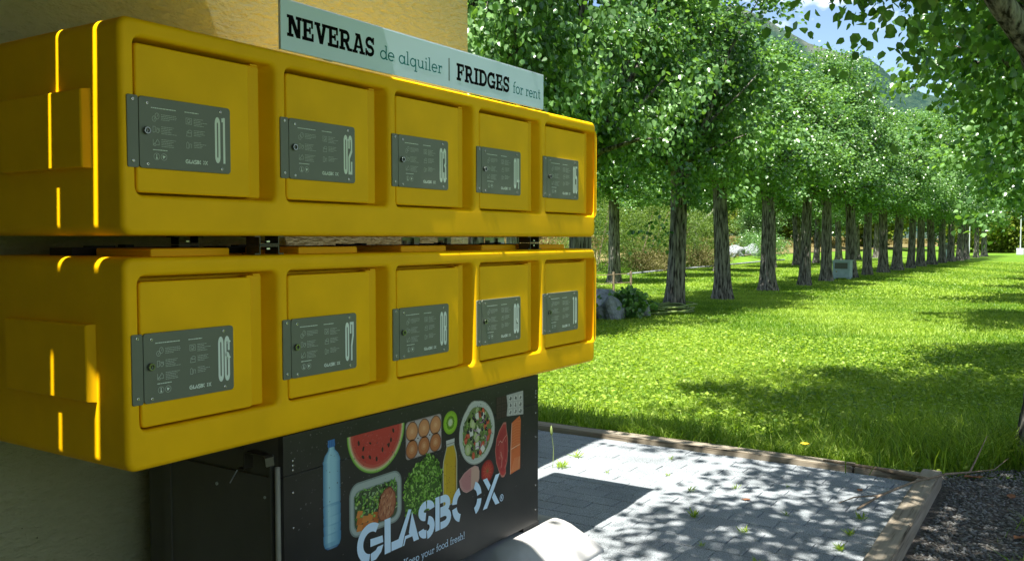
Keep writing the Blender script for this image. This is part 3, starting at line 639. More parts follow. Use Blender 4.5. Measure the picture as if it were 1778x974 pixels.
# ---- printed pictures on the panel (flat print, painted artwork) ----
class Art:
    """flat coloured polygons; each new polygon lies 0.06 mm in front of the last layer"""
    def __init__(s): s.mb = MB()
    def poly(s, pts, col, layer):
        s.mb.add([P(x, FYF - .0005 - layer * .0001, z) for x, z in pts], [tuple(range(len(pts)))], col)
    def radial(s, cx_, cz_, ring, cols, layer):
        """concentric bands scaled towards the centre; cols: [(scale, colour), ...]"""
        prev = None
        for sc_, col in cols:
            pts = [(cx_ + (x - cx_) * sc_, cz_ + (z - cz_) * sc_) for x, z in ring]
            if prev is not None:
                n = len(pts)
                for i in range(n):
                    j = (i + 1) % n; s.mb.add([P(p[0], FYF - .0005 - layer * .0001, p[1]) for p in (prev[i], prev[j], pts[j], pts[i])], [(0, 1, 2, 3)], col)
            prev = pts
    def speck(s, cx_, cz_, rx, rz, col, layer, n=8, rot=0, rnd=None, jag=0):
        pts = []
        for k in range(n):
            a = 2 * math.pi * k / n; q = 1 + (rnd.uniform(-jag, jag) if rnd else 0)
            x = rx * q * math.cos(a); z = rz * q * math.sin(a); pts.append((cx_ + x * math.cos(rot) - z * math.sin(rot), cz_ + x * math.sin(rot) + z * math.cos(rot)))
        s.poly(pts, col, layer)
    def build(s, name, label): o = s.mb.build(name, M['print'], fr); o['label'] = label; return o
def lerp(a, b, t): return tuple(a[i] + (b[i] - a[i]) * t for i in range(3))
rnd = random.Random(11)
# water bottle
A = Art(); prof = [(.813, .016), (.800, .016), (.799, .0175), (.792, .0175), (.788, .014), (.778, .016), (.765, .030), (.748, .039), (.740, .041), (.736, .039), (.60, .0405), (.596, .038), (.59, .041), (.56, .039), (.555, .041), (.53, .039), (.525, .041), (.50, .0385), (.495, .041), (.470, .040), (.455, .034), (.447, .022)]
for i in range(len(prof) - 1):
    z1, w1 = prof[i]; z2, w2 = prof[i + 1]; nb = 12; cx_ = 2.131
    for k in range(nb):
        t0 = -1 + 2 * k / nb; t1 = t0 + 2 / nb; tm = (t0 + t1) / 2
        if z1 > .79: c = lerp((.02, .09, .26), (.05, .20, .48), .5 + .5 * math.sin(k * 2.1))
        else:
            e = abs(tm) ** 2.2; c = lerp((.30, .55, .63), (.05, .18, .33), e); c = lerp(c, (.40, .66, .70), max(0, 1 - abs(tm + .35) * 4) * .8)
            if z1 < .62: c = lerp(c, (.04, .20, .36), .25 + .25 * math.sin(z1 * 190 + tm * 2))
            if z1 < .47: c = lerp(c, (.01, .06, .22), .6)
        A.poly([(cx_ + w2 * t0, z2), (cx_ + w2 * t1, z2), (cx_ + w1 * t1, z1), (cx_ + w1 * t0, z1)], c, 0)
A.build('bottle_picture', 'printed picture of a blue water bottle')
# melon
A = Art(); n = 40; cxm, czm, rx, rz = 2.355, .806, .151, .152
def melon(s): return [(cxm + rx * s * math.cos(math.pi + math.pi * k / n), czm + rz * s * math.sin(math.pi + math.pi * k / n)) for k in range(n + 1)]
bands = [(1.0, (.10, .25, .02)), (.985, (.22, .42, .06)), (.955, (.42, .55, .18)), (.93, (.55, .50, .26)), (.905, (.55, .25, .15)), (.87, (.50, .08, .05)), (.80, (.47, .04, .027))]
for i, (s_, c) in enumerate(bands):
    a = melon(s_); b_ = melon(bands[i + 1][0]) if i < len(bands) - 1 else None
    if b_:
        for k in range(n): A.poly([a[k], a[k + 1], b_[k + 1], b_[k]], c, 0)
    else: A.poly(a, c, 0)
for k in range(150):
    a = rnd.uniform(math.pi, 2 * math.pi); r = math.sqrt(rnd.random()) * .86; v = rnd.uniform(-.02, .1)
    A.speck(cxm + rx * r * math.cos(a), czm - .004 + (rz * r) * math.sin(a) * .97, rnd.uniform(.002, .006), rnd.uniform(.001, .003), (.45 + v, .045 + v * .5, .03 + v * .4), 1, 6, rnd.uniform(0, 3))
for x, z, r in ((2.262, .776, .3), (2.285, .752, -.3), (2.283, .723, .8), (2.318, .716, .6), (2.353, .703, .1), (2.384, .730, .1), (2.418, .740, -.2), (2.430, .756, 0), (2.443, .788, .4), (2.32, .765, 1)):
    q = .7 if (x, z) == (2.32, .765) else 1
    A.speck(x, z, .0055 * q, .0095 * q, (.035, .012, .008), 2, 9, r)
A.build('melon_picture', 'printed picture of a watermelon half')
# egg tray
A = Art(); A.poly(rrect(2.512, 2.727, .662, .804, .016), (.30, .25, .23), 0); A.poly(rrect(2.516, 2.723, .666, .800, .014), (.42, .37, .35), 1)
for i in range(3):
    for j in range(2):
        ex = 2.549 + i * .0705 + j * -.001; ez = .765 - j * .067; base = lerp((.56, .24, .09), (.44, .15, .045), j)
        ring = [(ex + .0335 * math.cos(a) * (1 - .06 * math.sin(a)), ez + .0345 * math.sin(a)) for a in [2 * math.pi * k / 24 for k in range(24)]]
        A.radial(ex, ez, ring, [(1.06, 0), (.97, (.13, .06, .035)), (.9, lerp(base, (.2, .06, .02), .35)), (.78, lerp(base, (.2, .06, .02), .12)), (.5, base), (.25, lerp(base, (.75, .42, .2), .25)), (.01, lerp(base, (.8, .5, .25), .45))], 2)
for x in (2.583, 2.654): A.speck(x, .733, .012, .016, (.50, .46, .44), 3, 4); A.speck(x, .733, .0035, .0035, (.02, .02, .02), 4)
A.build('egg_picture', 'printed picture of six brown eggs in a tray')
# kiwi
A = Art(); cx_, cz_ = 2.785, .757; ring = [(cx_ + .047 * math.cos(2 * math.pi * k / 32), cz_ + .047 * math.sin(2 * math.pi * k / 32)) for k in range(32)]
A.radial(cx_, cz_, ring, [(1, 0), (.96, (.08, .14, .01)), (.80, (.22, .42, .01)), (.55, (.26, .50, .02)), (.33, (.14, .30, .01)), (.26, (.40, .50, .20)), (.01, (.55, .60, .38))], 0)
for k in range(34):
    a = 2 * math.pi * k / 34 + rnd.uniform(-.05, .05); r = rnd.uniform(.40, .56) * .047; A.speck(cx_ + r * math.cos(a), cz_ + r * math.sin(a), .0024, .0012, (.008, .012, .004), 1, 6, a)
A.build('kiwi_picture', 'printed picture of a kiwi slice')
# salad bowl
A = Art(); cx_, cz_, rx, rz = 2.968, .684, .127, .131
def bowl(s, n=40):
    out = []
    for k in range(n):
        a = 2 * math.pi * k / n; q = 1 + (.06 if 1.55 < a < 2.2 else 0) * math.sin((a - 1.55) / .65 * math.pi) * (s > .8); out.append((cx_ + rx * s * q * math.cos(a), cz_ + rz * s * q * math.sin(a)))
    return out
A.radial(cx_, cz_, bowl(1), [(1, 0), (.96, (.34, .36, .30)), (.93, (.55, .58, .50)), (.80, (.47, .50, .43)), (.01, (.14, .19, .05))], 0)
def inbowl(f=.74):
    a = rnd.uniform(0, 2 * math.pi); r = math.sqrt(rnd.random()) * f; return cx_ + rx * r * math.cos(a), cz_ + rz * r * math.sin(a)
for k in range(170): x, z = inbowl(.80); A.speck(x, z, rnd.uniform(.005, .014), rnd.uniform(.003, .006), rnd.choice([(.16, .32, .04), (.25, .42, .09), (.08, .17, .02), (.42, .50, .22), (.05, .10, .02)]), 1, 7, rnd.uniform(0, 3), rnd, .4)
for k in range(14): x, z = inbowl(); A.speck(x, z, .016, .011, (.50, .06, .025), 2, 9, rnd.uniform(0, 3)); A.speck(x + .001, z, .011, .006, (.58, .12, .05), 3, 8, rnd.uniform(0, 3))
for x, z in ((2.935, .725), (2.90, .625), (2.962, .668)): A.speck(x, z, .021, .026, (.16, .26, .04), 4, 14, .3); A.speck(x, z, .018, .023, (.42, .50, .20), 5, 14, .3); A.speck(x, z, .008, .012, (.50, .54, .30), 6, 10)
for x, z, r in ((2.965, .752, .1), (3.010, .745, .5), (2.972, .690, .9), (2.925, .690, .2), (2.965, .630, .0), (3.005, .61, .7)): A.poly([(x + a * math.cos(r) - b_ * math.sin(r), z + a * math.sin(r) + b_ * math.cos(r)) for a, b_ in ((-.012, -.014), (.012, -.014), (.011, .014), (-.011, .014))], (.66, .66, .56), 5)
for k in range(16): x, z = inbowl(.76); A.speck(x, z, .0085, .0095, (.012, .010, .016), 6, 10); A.speck(x + .002, z + .002, .002, .002, (.25, .22, .25), 7, 6)
for k in range(7):
    x, z = inbowl(.6); a0 = rnd.uniform(0, 360); vs, fs = strip(arc(x, z, .018, .016, a0, a0 + 150, 9), .0035)
    A.mb.add([P(v[0], FYF - .0005 - .0008, v[1]) for v in vs], fs, (.42, .22, .36))
A.build('salad_picture', 'printed picture of a salad bowl')
# chocolate
A = Art(); A.poly([(3.105, .708), (3.19, .712), (3.19, .806), (3.105, .808)], (.018, .008, .006), 0)
for i in range(2):
    for j in range(3):
        x = 3.110 + i * .040; z = .715 + j * .0315; A.poly([(x, z), (x + .034, z), (x + .034, z + .026), (x, z + .026)], (.045, .022, .018), 1); A.poly([(x + .006, z + .006), (x + .028, z + .006), (x + .028, z + .020), (x + .006, z + .020)], (.030, .014, .011), 2)
A.poly([(3.186, .716), (3.20, .713), (3.32, .702), (3.318, .808), (3.185, .806), (3.193, .76)], (.40, .40, .35), 1)
for i in range(3):
    for j in range(3):
        x = 3.200 + i * .040; z = .716 + j * .030 - i * .003; g_ = rnd.uniform(.08, .2); A.poly([(x, z), (x + .031, z), (x + .029, z + .023), (x + .003, z + .024)], (.52, .52, .46), 2)
        A.speck(x + .016, z + .011, .010, .008, (g_, g_, g_ * .85), 3, 6, rnd.uniform(0, 3), rnd, .4); A.speck(x + .009, z + .015, .004, .003, (.7, .7, .63), 4, 5)
A.build('chocolate_picture', 'printed picture of a chocolate bar in foil')
# steak
A = Art(); st_ = [(3.160, .690), (3.182, .688), (3.184, .66), (3.194, .62), (3.196, .57), (3.190, .52), (3.178, .49), (3.180, .47), (3.166, .457), (3.148, .459), (3.128, .485), (3.106, .530), (3.098, .58), (3.108, .63), (3.128, .662)]
A.radial(3.148, .575, st_, [(1.02, 0), (.95, (.42, .16, .12)), (.8, (.40, .035, .03)), (.4, (.34, .022, .022)), (.01, (.42, .045, .035))], 0)
for q in ([(3.118, .60), (3.135, .618), (3.15, .607), (3.17, .625), (3.186, .635)], [(3.14, .57), (3.15, .54), (3.145, .50)]):
    vs, fs = strip(q, .0028); A.mb.add([P(v[0], FYF - .0007, v[1]) for v in vs], fs, (.60, .30, .24))
for k in range(16): A.speck(3.148 + rnd.uniform(-.035, .035), .57 + rnd.uniform(-.08, .07), .003, .007, (.50, .10, .08), 2, 6, rnd.uniform(-.5, .5))
A.build('steak_picture', 'printed picture of a raw red steak')
# salmon
A = Art(); A.poly([(3.226, .678), (3.258, .690), (3.290, .700), (3.300, .680), (3.296, .60), (3.294, .465), (3.214, .455), (3.214, .56), (3.221, .62)], (.60, .13, .025), 0)
for k in range(10):
    z = .672 - k * .012; A.poly([(3.230, z), (3.262, z + .006), (3.292, z + .003), (3.292, z + .0045), (3.262, z + .0075), (3.230, z + .0015)], (.68, .24, .08), 1)
A.poly([(3.218, .562), (3.294, .572), (3.294, .5755), (3.218, .566)], (.75, .45, .28), 2)
for k in range(9):
    x = 3.220 + k * .008; A.poly([(x, .462), (x + .0025, .462), (min(x + .03, 3.293), .520), (min(x + .0275, 3.291), .520)], (.72, .32, .14), 2)
A.poly([(3.212, .455), (3.216, .455), (3.224, .62), (3.229, .678), (3.225, .678), (3.219, .62)], (.65, .40, .28), 3)
A.build('salmon_picture', 'printed picture of an orange salmon fillet')
# tomato
A = Art(); cx_, cz_ = 3.040, .508; ring = [(cx_ + .047 * (1 + .04 * math.cos(5 * t)) * math.cos(t), cz_ + .047 * math.sin(t)) for t in [2 * math.pi * k / 30 for k in range(30)]]
A.radial(cx_, cz_, ring, [(1, 0), (.85, (.26, .012, .01)), (.6, (.40, .022, .014)), (.3, (.48, .04, .02)), (.01, (.40, .06, .02))], 0)
for k in range(11):
    a = 2 * math.pi * k / 11; vs, fs = strip([(cx_ + .007 * math.cos(a), cz_ + .007 * math.sin(a)), (cx_ + .035 * math.cos(a + .12), cz_ + .035 * math.sin(a + .12))], .0022); A.mb.add([P(v[0], FYF - .0007, v[1]) for v in vs], fs, (.55, .10, .04))
A.speck(cx_, cz_, .006, .006, (.20, .16, .03), 3)
A.build('tomato_picture', 'printed picture of a tomato')
# ham
A = Art(); hm = [(2.842, .512), (2.848, .485), (2.868, .462), (2.892, .451), (2.93, .455), (2.965, .468), (2.981, .49), (2.982, .52), (2.974, .541), (2.95, .551), (2.915, .547), (2.875, .535)]
A.radial(2.912, .502, hm, [(1, 0), (.96, (.60, .36, .30)), (.80, (.52, .24, .22)), (.01, (.48, .19, .18))], 0)
A.poly([(2.920, .456), (2.955, .466), (2.977, .49), (2.979, .52), (2.970, .538), (2.948, .547), (2.925, .545)], (.58, .36, .27), 1)
for k in range(9): vs, fs = strip([(2.856 + k * .007, .470 - k * .0015), (2.852 + k * .0085, .515 + k * .003)], .0014); A.mb.add([P(v[0], FYF - .0008, v[1]) for v in vs], fs, (.58, .30, .28))
A.build('ham_picture', 'printed picture of sliced pink ham')
# juice bottle
A = Art(); A.poly([(2.758, .668), (2.810, .668), (2.812, .690), (2.756, .690)], (.52, .54, .48), 1)
A.poly([(2.760, .672), (2.809, .672), (2.811, .676), (2.758, .676)], (.25, .26, .22), 2)
jb = [(2.760, .668), (2.751, .645), (2.738, .612), (2.734, .59), (2.735, .470), (2.7355, .430), (2.826, .430), (2.828, .49), (2.829, .60), (2.824, .632), (2.810, .668)]
A.poly(jb, (.42, .46, .34), 0)
A.poly([(2.763, .664), (2.754, .643), (2.742, .610), (2.739, .585), (2.740, .434), (2.821, .434), (2.823, .49), (2.824, .60), (2.819, .630), (2.806, .664)], (.52, .34, .004), 1)
A.poly([(2.812, .44), (2.821, .44), (2.823, .60), (2.814, .62)], (.40, .24, .003), 2); A.poly([(2.746, .44), (2.751, .44), (2.751, .60), (2.746, .60)], (.68, .50, .03), 2)
for k in range(18): A.speck(rnd.uniform(2.745, 2.818), rnd.uniform(.45, .63), .0018, .0025, (.20, .12, .01), 3, 6)
A.build('juice_picture', 'printed picture of a yellow juice bottle')
# lettuce
A = Art(); cx_, cz_ = 2.617, .548
lt = [(2.56, .462), (2.585, .436), (2.61, .440), (2.66, .452), (2.70, .470), (2.722, .500), (2.732, .54), (2.730, .575), (2.712, .605), (2.70, .63), (2.67, .645), (2.640, .662), (2.612, .640), (2.585, .640), (2.55, .62), (2.525, .600), (2.507, .575), (2.502, .54), (2.503, .50), (2.512, .455), (2.53, .455)]
A.poly(lt, (.035, .10, .006), 0)
for k in range(620):
    t = rnd.random(); r = math.sqrt(t) * 1.03; i = rnd.randrange(len(lt)); j = (i + 1) % len(lt); u = rnd.random()
    px_, pz_ = lerp((*lt[i], 0), (*lt[j], 0), u)[:2]; x = cx_ + (px_ - cx_) * r; z = cz_ + (pz_ - cz_) * r; s_ = rnd.uniform(.6, 1.3)
    A.speck(x, z, .0075 * s_, .0035 * s_, rnd.choice([(.09, .24, .01), (.14, .34, .02), (.22, .45, .05), (.05, .14, .006), (.30, .52, .10), (.03, .08, .004)]), 1 + k % 6, 6, rnd.uniform(0, 3.1), rnd, .45)
A.build('lettuce_picture', 'printed picture of a green lettuce')
# meal tray
A = Art(); A.poly(rrect(2.213, 2.487, .450, .640, .045, 8), (.22, .27, .24), 0); A.poly(rrect(2.219, 2.481, .456, .634, .040, 8), (.36, .42, .38), 1); A.poly(rrect(2.233, 2.467, .468, .612, .032, 8), (.22, .28, .25), 2); A.poly(rrect(2.238, 2.462, .472, .607, .028, 8), (.05, .08, .03), 3)
for k in range(260):
    x = rnd.uniform(2.240, 2.458); z = rnd.uniform(.50, .608)
    A.speck(x, z, rnd.uniform(.005, .012), rnd.uniform(.002, .004), rnd.choice([(.07, .18, .02), (.12, .30, .04), (.20, .42, .07), (.03, .08, .01), (.30, .44, .2)]), 3 + k % 5, 7, rnd.uniform(0, 3), rnd, .4)
for k in range(9):
    x = 2.262 + (k % 4) * .027; z = .480 + (k // 4) * .024; A.poly([(x - .016, z - .010), (x + .012, z - .013), (x + .018, z + .008), (x - .008, z + .014)], rnd.choice([(.52, .15, .02), (.62, .22, .04), (.44, .11, .015)]), 8 + k % 2)
for k in range(16): x = rnd.uniform(2.25, 2.37); z = rnd.uniform(.49, .58); A.speck(x, z, .007, .006, (.16, .30, .03), 10, 9); A.speck(x + .001, z + .001, .0045, .004, (.36, .50, .10), 11, 8)
stk = [(2.355, .50), (2.37, .475), (2.41, .470), (2.44, .485), (2.455, .52), (2.45, .56), (2.425, .588), (2.395, .585), (2.365, .56)]
A.radial(2.405, .528, stk, [(1.02, 0), (.93, (.18, .05, .02)), (.6, (.36, .12, .05)), (.01, (.42, .16, .07))], 11)
for k in range(60): a = rnd.uniform(0, 6.3); r = math.sqrt(rnd.random()) * .045; A.speck(2.405 + r * math.cos(a) * .95, .528 + r * math.sin(a) * 1.1, .008, .0022, rnd.choice([(.56, .30, .16), (.22, .06, .03), (.48, .2, .1)]), 12 + k % 3, 6, 1.2 + rnd.uniform(-.4, .4), rnd, .3)
A.build('meal_tray_picture', 'printed picture of a ready meal in a tray')
# droplets
A = Art()
for k in range(420):
    x = rnd.uniform(FX0 + .03, FX1 - .02); z = FZ1 - .01 - abs(rnd.gauss(0, .20))
    if z < .30: continue
    s_ = rnd.choice([.6, .8, 1, 1, 1.4]); v = rnd.uniform(.06, .22)
    A.speck(x, z, .0022 * s_, .0024 * s_, (v, v, v * .95), 0, 7, rnd.uniform(0, 3)); A.speck(x + .0003 * s_, z - .0004 * s_, .0013 * s_, .0014 * s_, (.02, .02, .02), 1, 6)
A.build('droplet_print', 'printed water droplets')['kind'] = 'stuff'
lp = logo_prims()[0][1]
for a, b_ in ((0, 3), (3, 5), (5, 8), (8, 12), (12, 15), (15, 17), (17, 19), (19, 22)):
    lb = MB(); emit(lb, [(0, lp[a:b_])], -FX0, -FZ0, 1, 1, -.0024 - a * .00001); lb.build('logo_letter', M['sign'], fr)
lb = MB(); emit(lb, reg_prims(), -FX0, -FZ0, 1, 1, -.0024); lb.build('registered_mark', M['sign'], fr)
letters(fr, 'Keep your food fresh!', LIGHT, 2.494 - FX0, 2.876 - FX0, .270 - FZ0, .029, -.0024, M['sign'])
# feet of the fridge
mb = MB(); mb.box(P(3.33, 2.115, .166), P(3.462, 2.60, .1855)); mb.build('base_rail', M['black'], fr)
mb = MB(); mb.box(P(2.0, 2.115, .166), P(2.13, 2.60, .1855)); mb.build('base_rail', M['black'], fr)

# concrete feet
def concrete_foot(x, lbl):
    mb = MB(); rs = []
    for ins, z, r in ((0, -.02, .04), (0, .012, .04), (.006, .022, .045), (.045, .070, .06), (.085, .118, .075), (.098, .134, .08), (.112, .146, .085), (.130, .155, .085), (.155, .161, .08), (.20, .164, .06)):
        rs.append([(p[0], p[1], z + .0015 * math.sin(p[0] * 21 + p[1] * 17)) for p in rrect(-.42 + ins, .355 - ins, -.205 + ins, .62 - ins, r, 7)])
    mb.rings(rs); me = recalc(mb.mesh('concrete_foot', M['conc']))
    me.polygons.foreach_set('use_smooth', [True] * len(me.polygons))
    o = link('concrete_foot', me, None, (x, 2.12, 0)); o.modifiers.new('wn', 'WEIGHTED_NORMAL'); tag(o, lbl, 'concrete block', 'concrete feet under the fridge'); return o
concrete_foot(3.40, 'white sunlit concrete foot with sloping sides under the right end of the fridge')
concrete_foot(2.06, 'shaded concrete foot under the left end of the fridge')

# ================================================================= BUILDING AND UNSEEN CANOPY
bl = empty('building', (4.022, 2.92, 0), 'building with rough yellow plaster wall behind the lockers', 'building')
mb = MB(); mb.box((-9, 0, -.2), (0, 6.5, 6.2)); mb.build('wall', M['wall'], bl)
mb = MB(); mb.box((-9, -7.0, -.2), (-6.0, -.003, 3.4)); mb.build('added_shade_wing', M['wall'], bl)  # unseen wing added to cut the light on the lockers' left side
mb = MB(); mb.box((-9.02, -.01, 6.2), (.02, 6.52, 6.45)); mb.build('roof', M['slat'], bl)
can = empty('canopy', (0, 2.9, 2.6), 'unseen timber board canopy shaped to shade the left end of the lockers', 'canopy')  # out of view; its reach and slits are shaped for the locker shading
sl1, sl2 = 2.190, 2.367  # slits placed to let two light stripes onto the left side faces
edges = [.32, .54, .75, .96, 1.17, 1.38, 1.59, 1.80, 2.00, sl1 - .009, sl1 + .009, sl2 - .006, sl2 + .006, 2.56, 2.74, 2.915]
for a, b_ in zip(edges[:-1], edges[1:]):
    if abs(b_ - a) < .03: continue
    mb = MB(); mb.box((-2.6, a - 2.9 + .0002, 0), (2.20, b_ - 2.9 - .0002, .026)); mb.build('canopy_board', M['slat'], can)
for x in (-2.5, -1.4, -.3, .774, 1.9):  # one joist is placed to break the stripes on the lower lockers
    mb = MB(); mb.box((x, .31 - 2.9, -.125 if x != .774 else -.06), (x + .098, .015, -.001)); mb.build('joist', M['slat'], can)
for x in (-2.5, 1.9 - 2.6):
    mb = MB(); mb.box((x, .34 - 2.9, -2.6), (x + .09, .43 - 2.9, -.126)); mb.build('post', M['slat'], can)

# ================================================================= GROUND
def sheet(name, pts, z, m):
    mb = MB(); mb.add([(x, y, z) for x, y in pts], [tuple(range(len(pts)))]); o = mb.build(name, m); o['kind'] = 'structure'; return o
GZ = -.07
sheet('lawn_ground', [(-900, -900), (1500, -900), (1500, 900), (-900, 900)], GZ, M['lawn'])
PXE, PYS = 5.86, .857        # inner edges of the sleepers
pv = MB(); pv.box((-4.0, PYS, GZ - .2), (PXE, 6.0, -.012)); o = pv.build('patio_bed', M['joint']); o['kind'] = 'structure'
# gravel
gz = GZ + .006
sheet('gravel_bed', [(-4, -2.2), (6.7, -2.2), (6.95, -1.0), (6.62, .1), (6.30, .80), (6.10, .95), (6.05, .80), (-4, .78)], gz, M['gravel_bed'])
# pavers
PL, PWd, G = .245, .122, .0034
def paver_mesh():
    bm = bmesh.new(); r = bmesh.ops.create_cube(bm, size=1)
    bmesh.ops.scale(bm, vec=(PWd - G, PL - G, .05), verts=bm.verts)
    top = [e for e in bm.edges if all(v.co.z > 0 for v in e.verts)]
    bmesh.ops.bevel(bm, geom=top, offset=.003, segments=1, affect='EDGES')
    bm.faces.ensure_lookup_table()
    bmesh.ops.delete(bm, geom=[f for f in bm.faces if f.normal.z < -.9], context='FACES')
    me = bpy.data.meshes.new('paver'); bm.to_mesh(me); bm.free(); me.materials.append(M['paver']); return me
PVM = paver_mesh(); patio = empty('patio', (0, 0, 0)); patio['kind'] = 'structure'
rp = random.Random(3); cand = []; nx = int((PXE - (-3.8)) / PWd)
for i in range(nx):
    x = PXE - PWd / 2 - .003 - i * PWd
    off = (i % 2) * PL / 2
    for j in range(-1, 22):
        ya = PYS + .003 + j * PL + off; yb = ya + PL
        ya_c = max(ya, PYS + .003)
        if yb - ya_c < .05 or ya_c > 5.9: continue
        cand.append((x, ya_c, min(yb, 5.99)))
fw = Vector((.8372, .5470)); rt = Vector((.5470, -.8372))
def vis(x, y):
    d = x * fw.x + y * fw.y; s_ = (x * rt.x + y * rt.y) / d
    return d > 3.1 and abs(s_) < .62 and d < 9 and s_ > -.02
vs_ = [c for c in cand if vis(c[0], (c[1] + c[2]) / 2)]
vs_.sort(key=lambda c: c[0] ** 2 + c[1] ** 2); near = vs_[:295]; ns_ = set(near)
for x, ya, yb in near:
    o = link('paver', PVM, patio, (x, (ya + yb) / 2, -.025 + rp.uniform(-.0022, .0015)), (rp.uniform(-.006, .006), rp.uniform(-.008, .008), rp.uniform(-.004, .004)))
    o.scale = (1, (yb - ya - G) / (PL - G), 1)
rest = MB()
for c in cand:
    if c in ns_: continue
    x, ya, yb = c; dz = rp.uniform(-.002, .0015); rest.box((x - PWd / 2 + G / 2, ya + G / 2, -.04), (x + PWd / 2 - G / 2, yb - G / 2, dz))
o = rest.build('pavers', M['paver'], patio); o['kind'] = 'stuff'
# sleepers (object X along the grain)
def sleeper(L, w, h, loc, rz, lbl, seed):
    bm = bmesh.new(); bmesh.ops.create_cube(bm, size=1); bmesh.ops.scale(bm, vec=(L, w, h), verts=bm.verts)
    bmesh.ops.bevel(bm, geom=list(bm.edges), offset=.006, segments=2, affect='EDGES')
    me = bpy.data.meshes.new('timber_sleeper'); bm.to_mesh(me); bm.free(); me.materials.append(M['timber'])
    o = link('timber_sleeper', me, None, loc, (0, 0, rz)); tag(o, lbl, 'timber edging', 'timber sleepers edging the patio'); return o
sleeper(3.3, .145, .20, (5.9395, 3.90 - .99, -.068), R_(90), 'long timber sleeper between the far patio edge and the lawn', 1)
sleeper(2.6, .142, .20, (5.9395, 5.87, -.070), R_(90), 'timber sleeper at the patio edge reaching behind the wall corner', 2)
sleeper(3.6, .112, .21, (6.045 - 1.8 + .03, .790, -.070), R_(1.0), 'split timber sleeper along the right patio edge beside the gravel', 3)
sleeper(3.4, .145, .21, (.76, .770, -.072), R_(.5), 'timber sleeper along the right patio edge nearest the viewer', 4)
sleeper(.40, .11, .20, (5.9325, 1.05, -.071), R_(90), 'short timber offcut closing the right corner of the patio', 5)

# pebbles
def scatter_mesh(name, m, n, region, seed, size, zf, cols, parent=None):
    rg = np.random.default_rng(seed)
    base = np.array([(1, 0, 0), (-1, 0, 0), (0, 1, 0), (0, -1, 0), (0, 0, 1), (0, 0, -1)], float)
    faces = np.array([(0, 2, 4), (2, 1, 4), (1, 3, 4), (3, 0, 4), (2, 0, 5), (1, 2, 5), (3, 1, 5), (0, 3, 5)])
    pos = region(rg, n); n = len(pos)
    s_ = rg.uniform(*size, n)[:, None, None] * rg.uniform(.55, 1.3, (n, 1, 3)) * np.array([1, 1, .6])
    V = base[None] * s_ * rg.uniform(.8, 1.25, (n, 6, 1))
    a = rg.uniform(0, 6.28, n); ca, sa = np.cos(a)[:, None], np.sin(a)[:, None]
    X = V[:, :, 0] * ca - V[:, :, 1] * sa; Y = V[:, :, 0] * sa + V[:, :, 1] * ca
    V = np.stack([X + pos[:, None, 0], Y + pos[:, None, 1], V[:, :, 2] + zf], -1).reshape(-1, 3)
    F = (faces[None] + (np.arange(n) * 6)[:, None, None]).reshape(-1, 3)
    me = np_mesh(name, V, F, m); at = me.color_attributes.new('Col', 'FLOAT_COLOR', 'POINT')
    k = rg.uniform(0, 1, n)[:, None]; c = np.array(cols[0]) * (1 - k) + np.array(cols[1]) * k
    arr = np.ones((n, 6, 4), np.float32); arr[:, :, :3] = c[:, None]; at.data.foreach_set('color', arr.ravel())
    return me
def np_mesh(name, V, F, m, tint=None, smooth=False):
    me = bpy.data.meshes.new(name); V = np.asarray(V, np.float32); F = np.asarray(F, np.int32); k = F.shape[1]
    me.vertices.add(len(V)); me.vertices.foreach_set('co', V.ravel()); me.loops.add(F.size); me.loops.foreach_set('vertex_index', F.ravel())
    me.polygons.add(len(F)); me.polygons.foreach_set('loop_start', np.arange(0, F.size, k, dtype=np.int32))
    me.update(calc_edges=True); me.materials.append(m)
    if tint is not None:
        at = me.attributes.new('tint', 'FLOAT', 'POINT'); at.data.foreach_set('value', np.asarray(tint, np.float32).ravel())
    if smooth: me.polygons.foreach_set('use_smooth', [True] * len(F))
    return me
def reg_gravel(rg, n):
    p = np.stack([rg.uniform(3.6, 6.9, n), rg.uniform(-.9, 1.1, n)], 1)
    ok = (p[:, 1] < .71) | ((p[:, 0] > 6.06)); ok &= ~((p[:, 1] > .95) & (p[:, 0] > 6.35)); return p[ok]
o = link('gravel', scatter_mesh('gravel', M['stone'], 21000, reg_gravel, 5, (.006, .014), gz + .003, [(.05, .05, .045), (.24, .24, .23)])); o['kind'] = 'stuff'; o['label'] = 'loose grey gravel beside the timber edging'; o['category'] = 'gravel'

# ================================================================= LEAVES, TREES
LB = np.array([(0, 0, 0), (-.40, .22, .10), (-.36, .58, .09), (0, 1, -.05), (.36, .58, .09), (.40, .22, .10)], float)
LF = np.array([(0, 3, 2, 1), (0, 5, 4, 3)])
LN = np.array([(0, 0, 0), (-.16, .35, .04), (-.14, .65, .03), (0, 1, 0), (.14, .65, .03), (.16, .35, .04)], float)
def leaves(pos, axis, nrm, size, base=LB):
    n = len(pos); ax = axis / np.linalg.norm(axis, axis=1, keepdims=True)
    nr = nrm - (nrm * ax).sum(1, keepdims=True) * ax; nr /= np.linalg.norm(nr, axis=1, keepdims=True) + 1e-9
    sd_ = np.cross(ax, nr)
    B = base[None] * size[:, None, None]
    V = pos[:, None] + B[:, :, :1] * sd_[:, None] + B[:, :, 1:2] * ax[:, None] + B[:, :, 2:] * nr[:, None]
    F = (LF[None] + (np.arange(n) * 6)[:, None, None]).reshape(-1, 4)
    return V.reshape(-1, 3), F
def rndv(rg, n): 
    v = rg.normal(size=(n, 3)); return v / np.linalg.norm(v, axis=1, keepdims=True)
def prof_tall(t): return np.clip(np.sin(np.pi * np.clip(t, 0, 1) ** .62), 0, 1) ** .55 * (1 - .35 * t)
def prof_round(t): return np.sqrt(np.clip(1 - (2 * t - 1) ** 2, 0, 1))
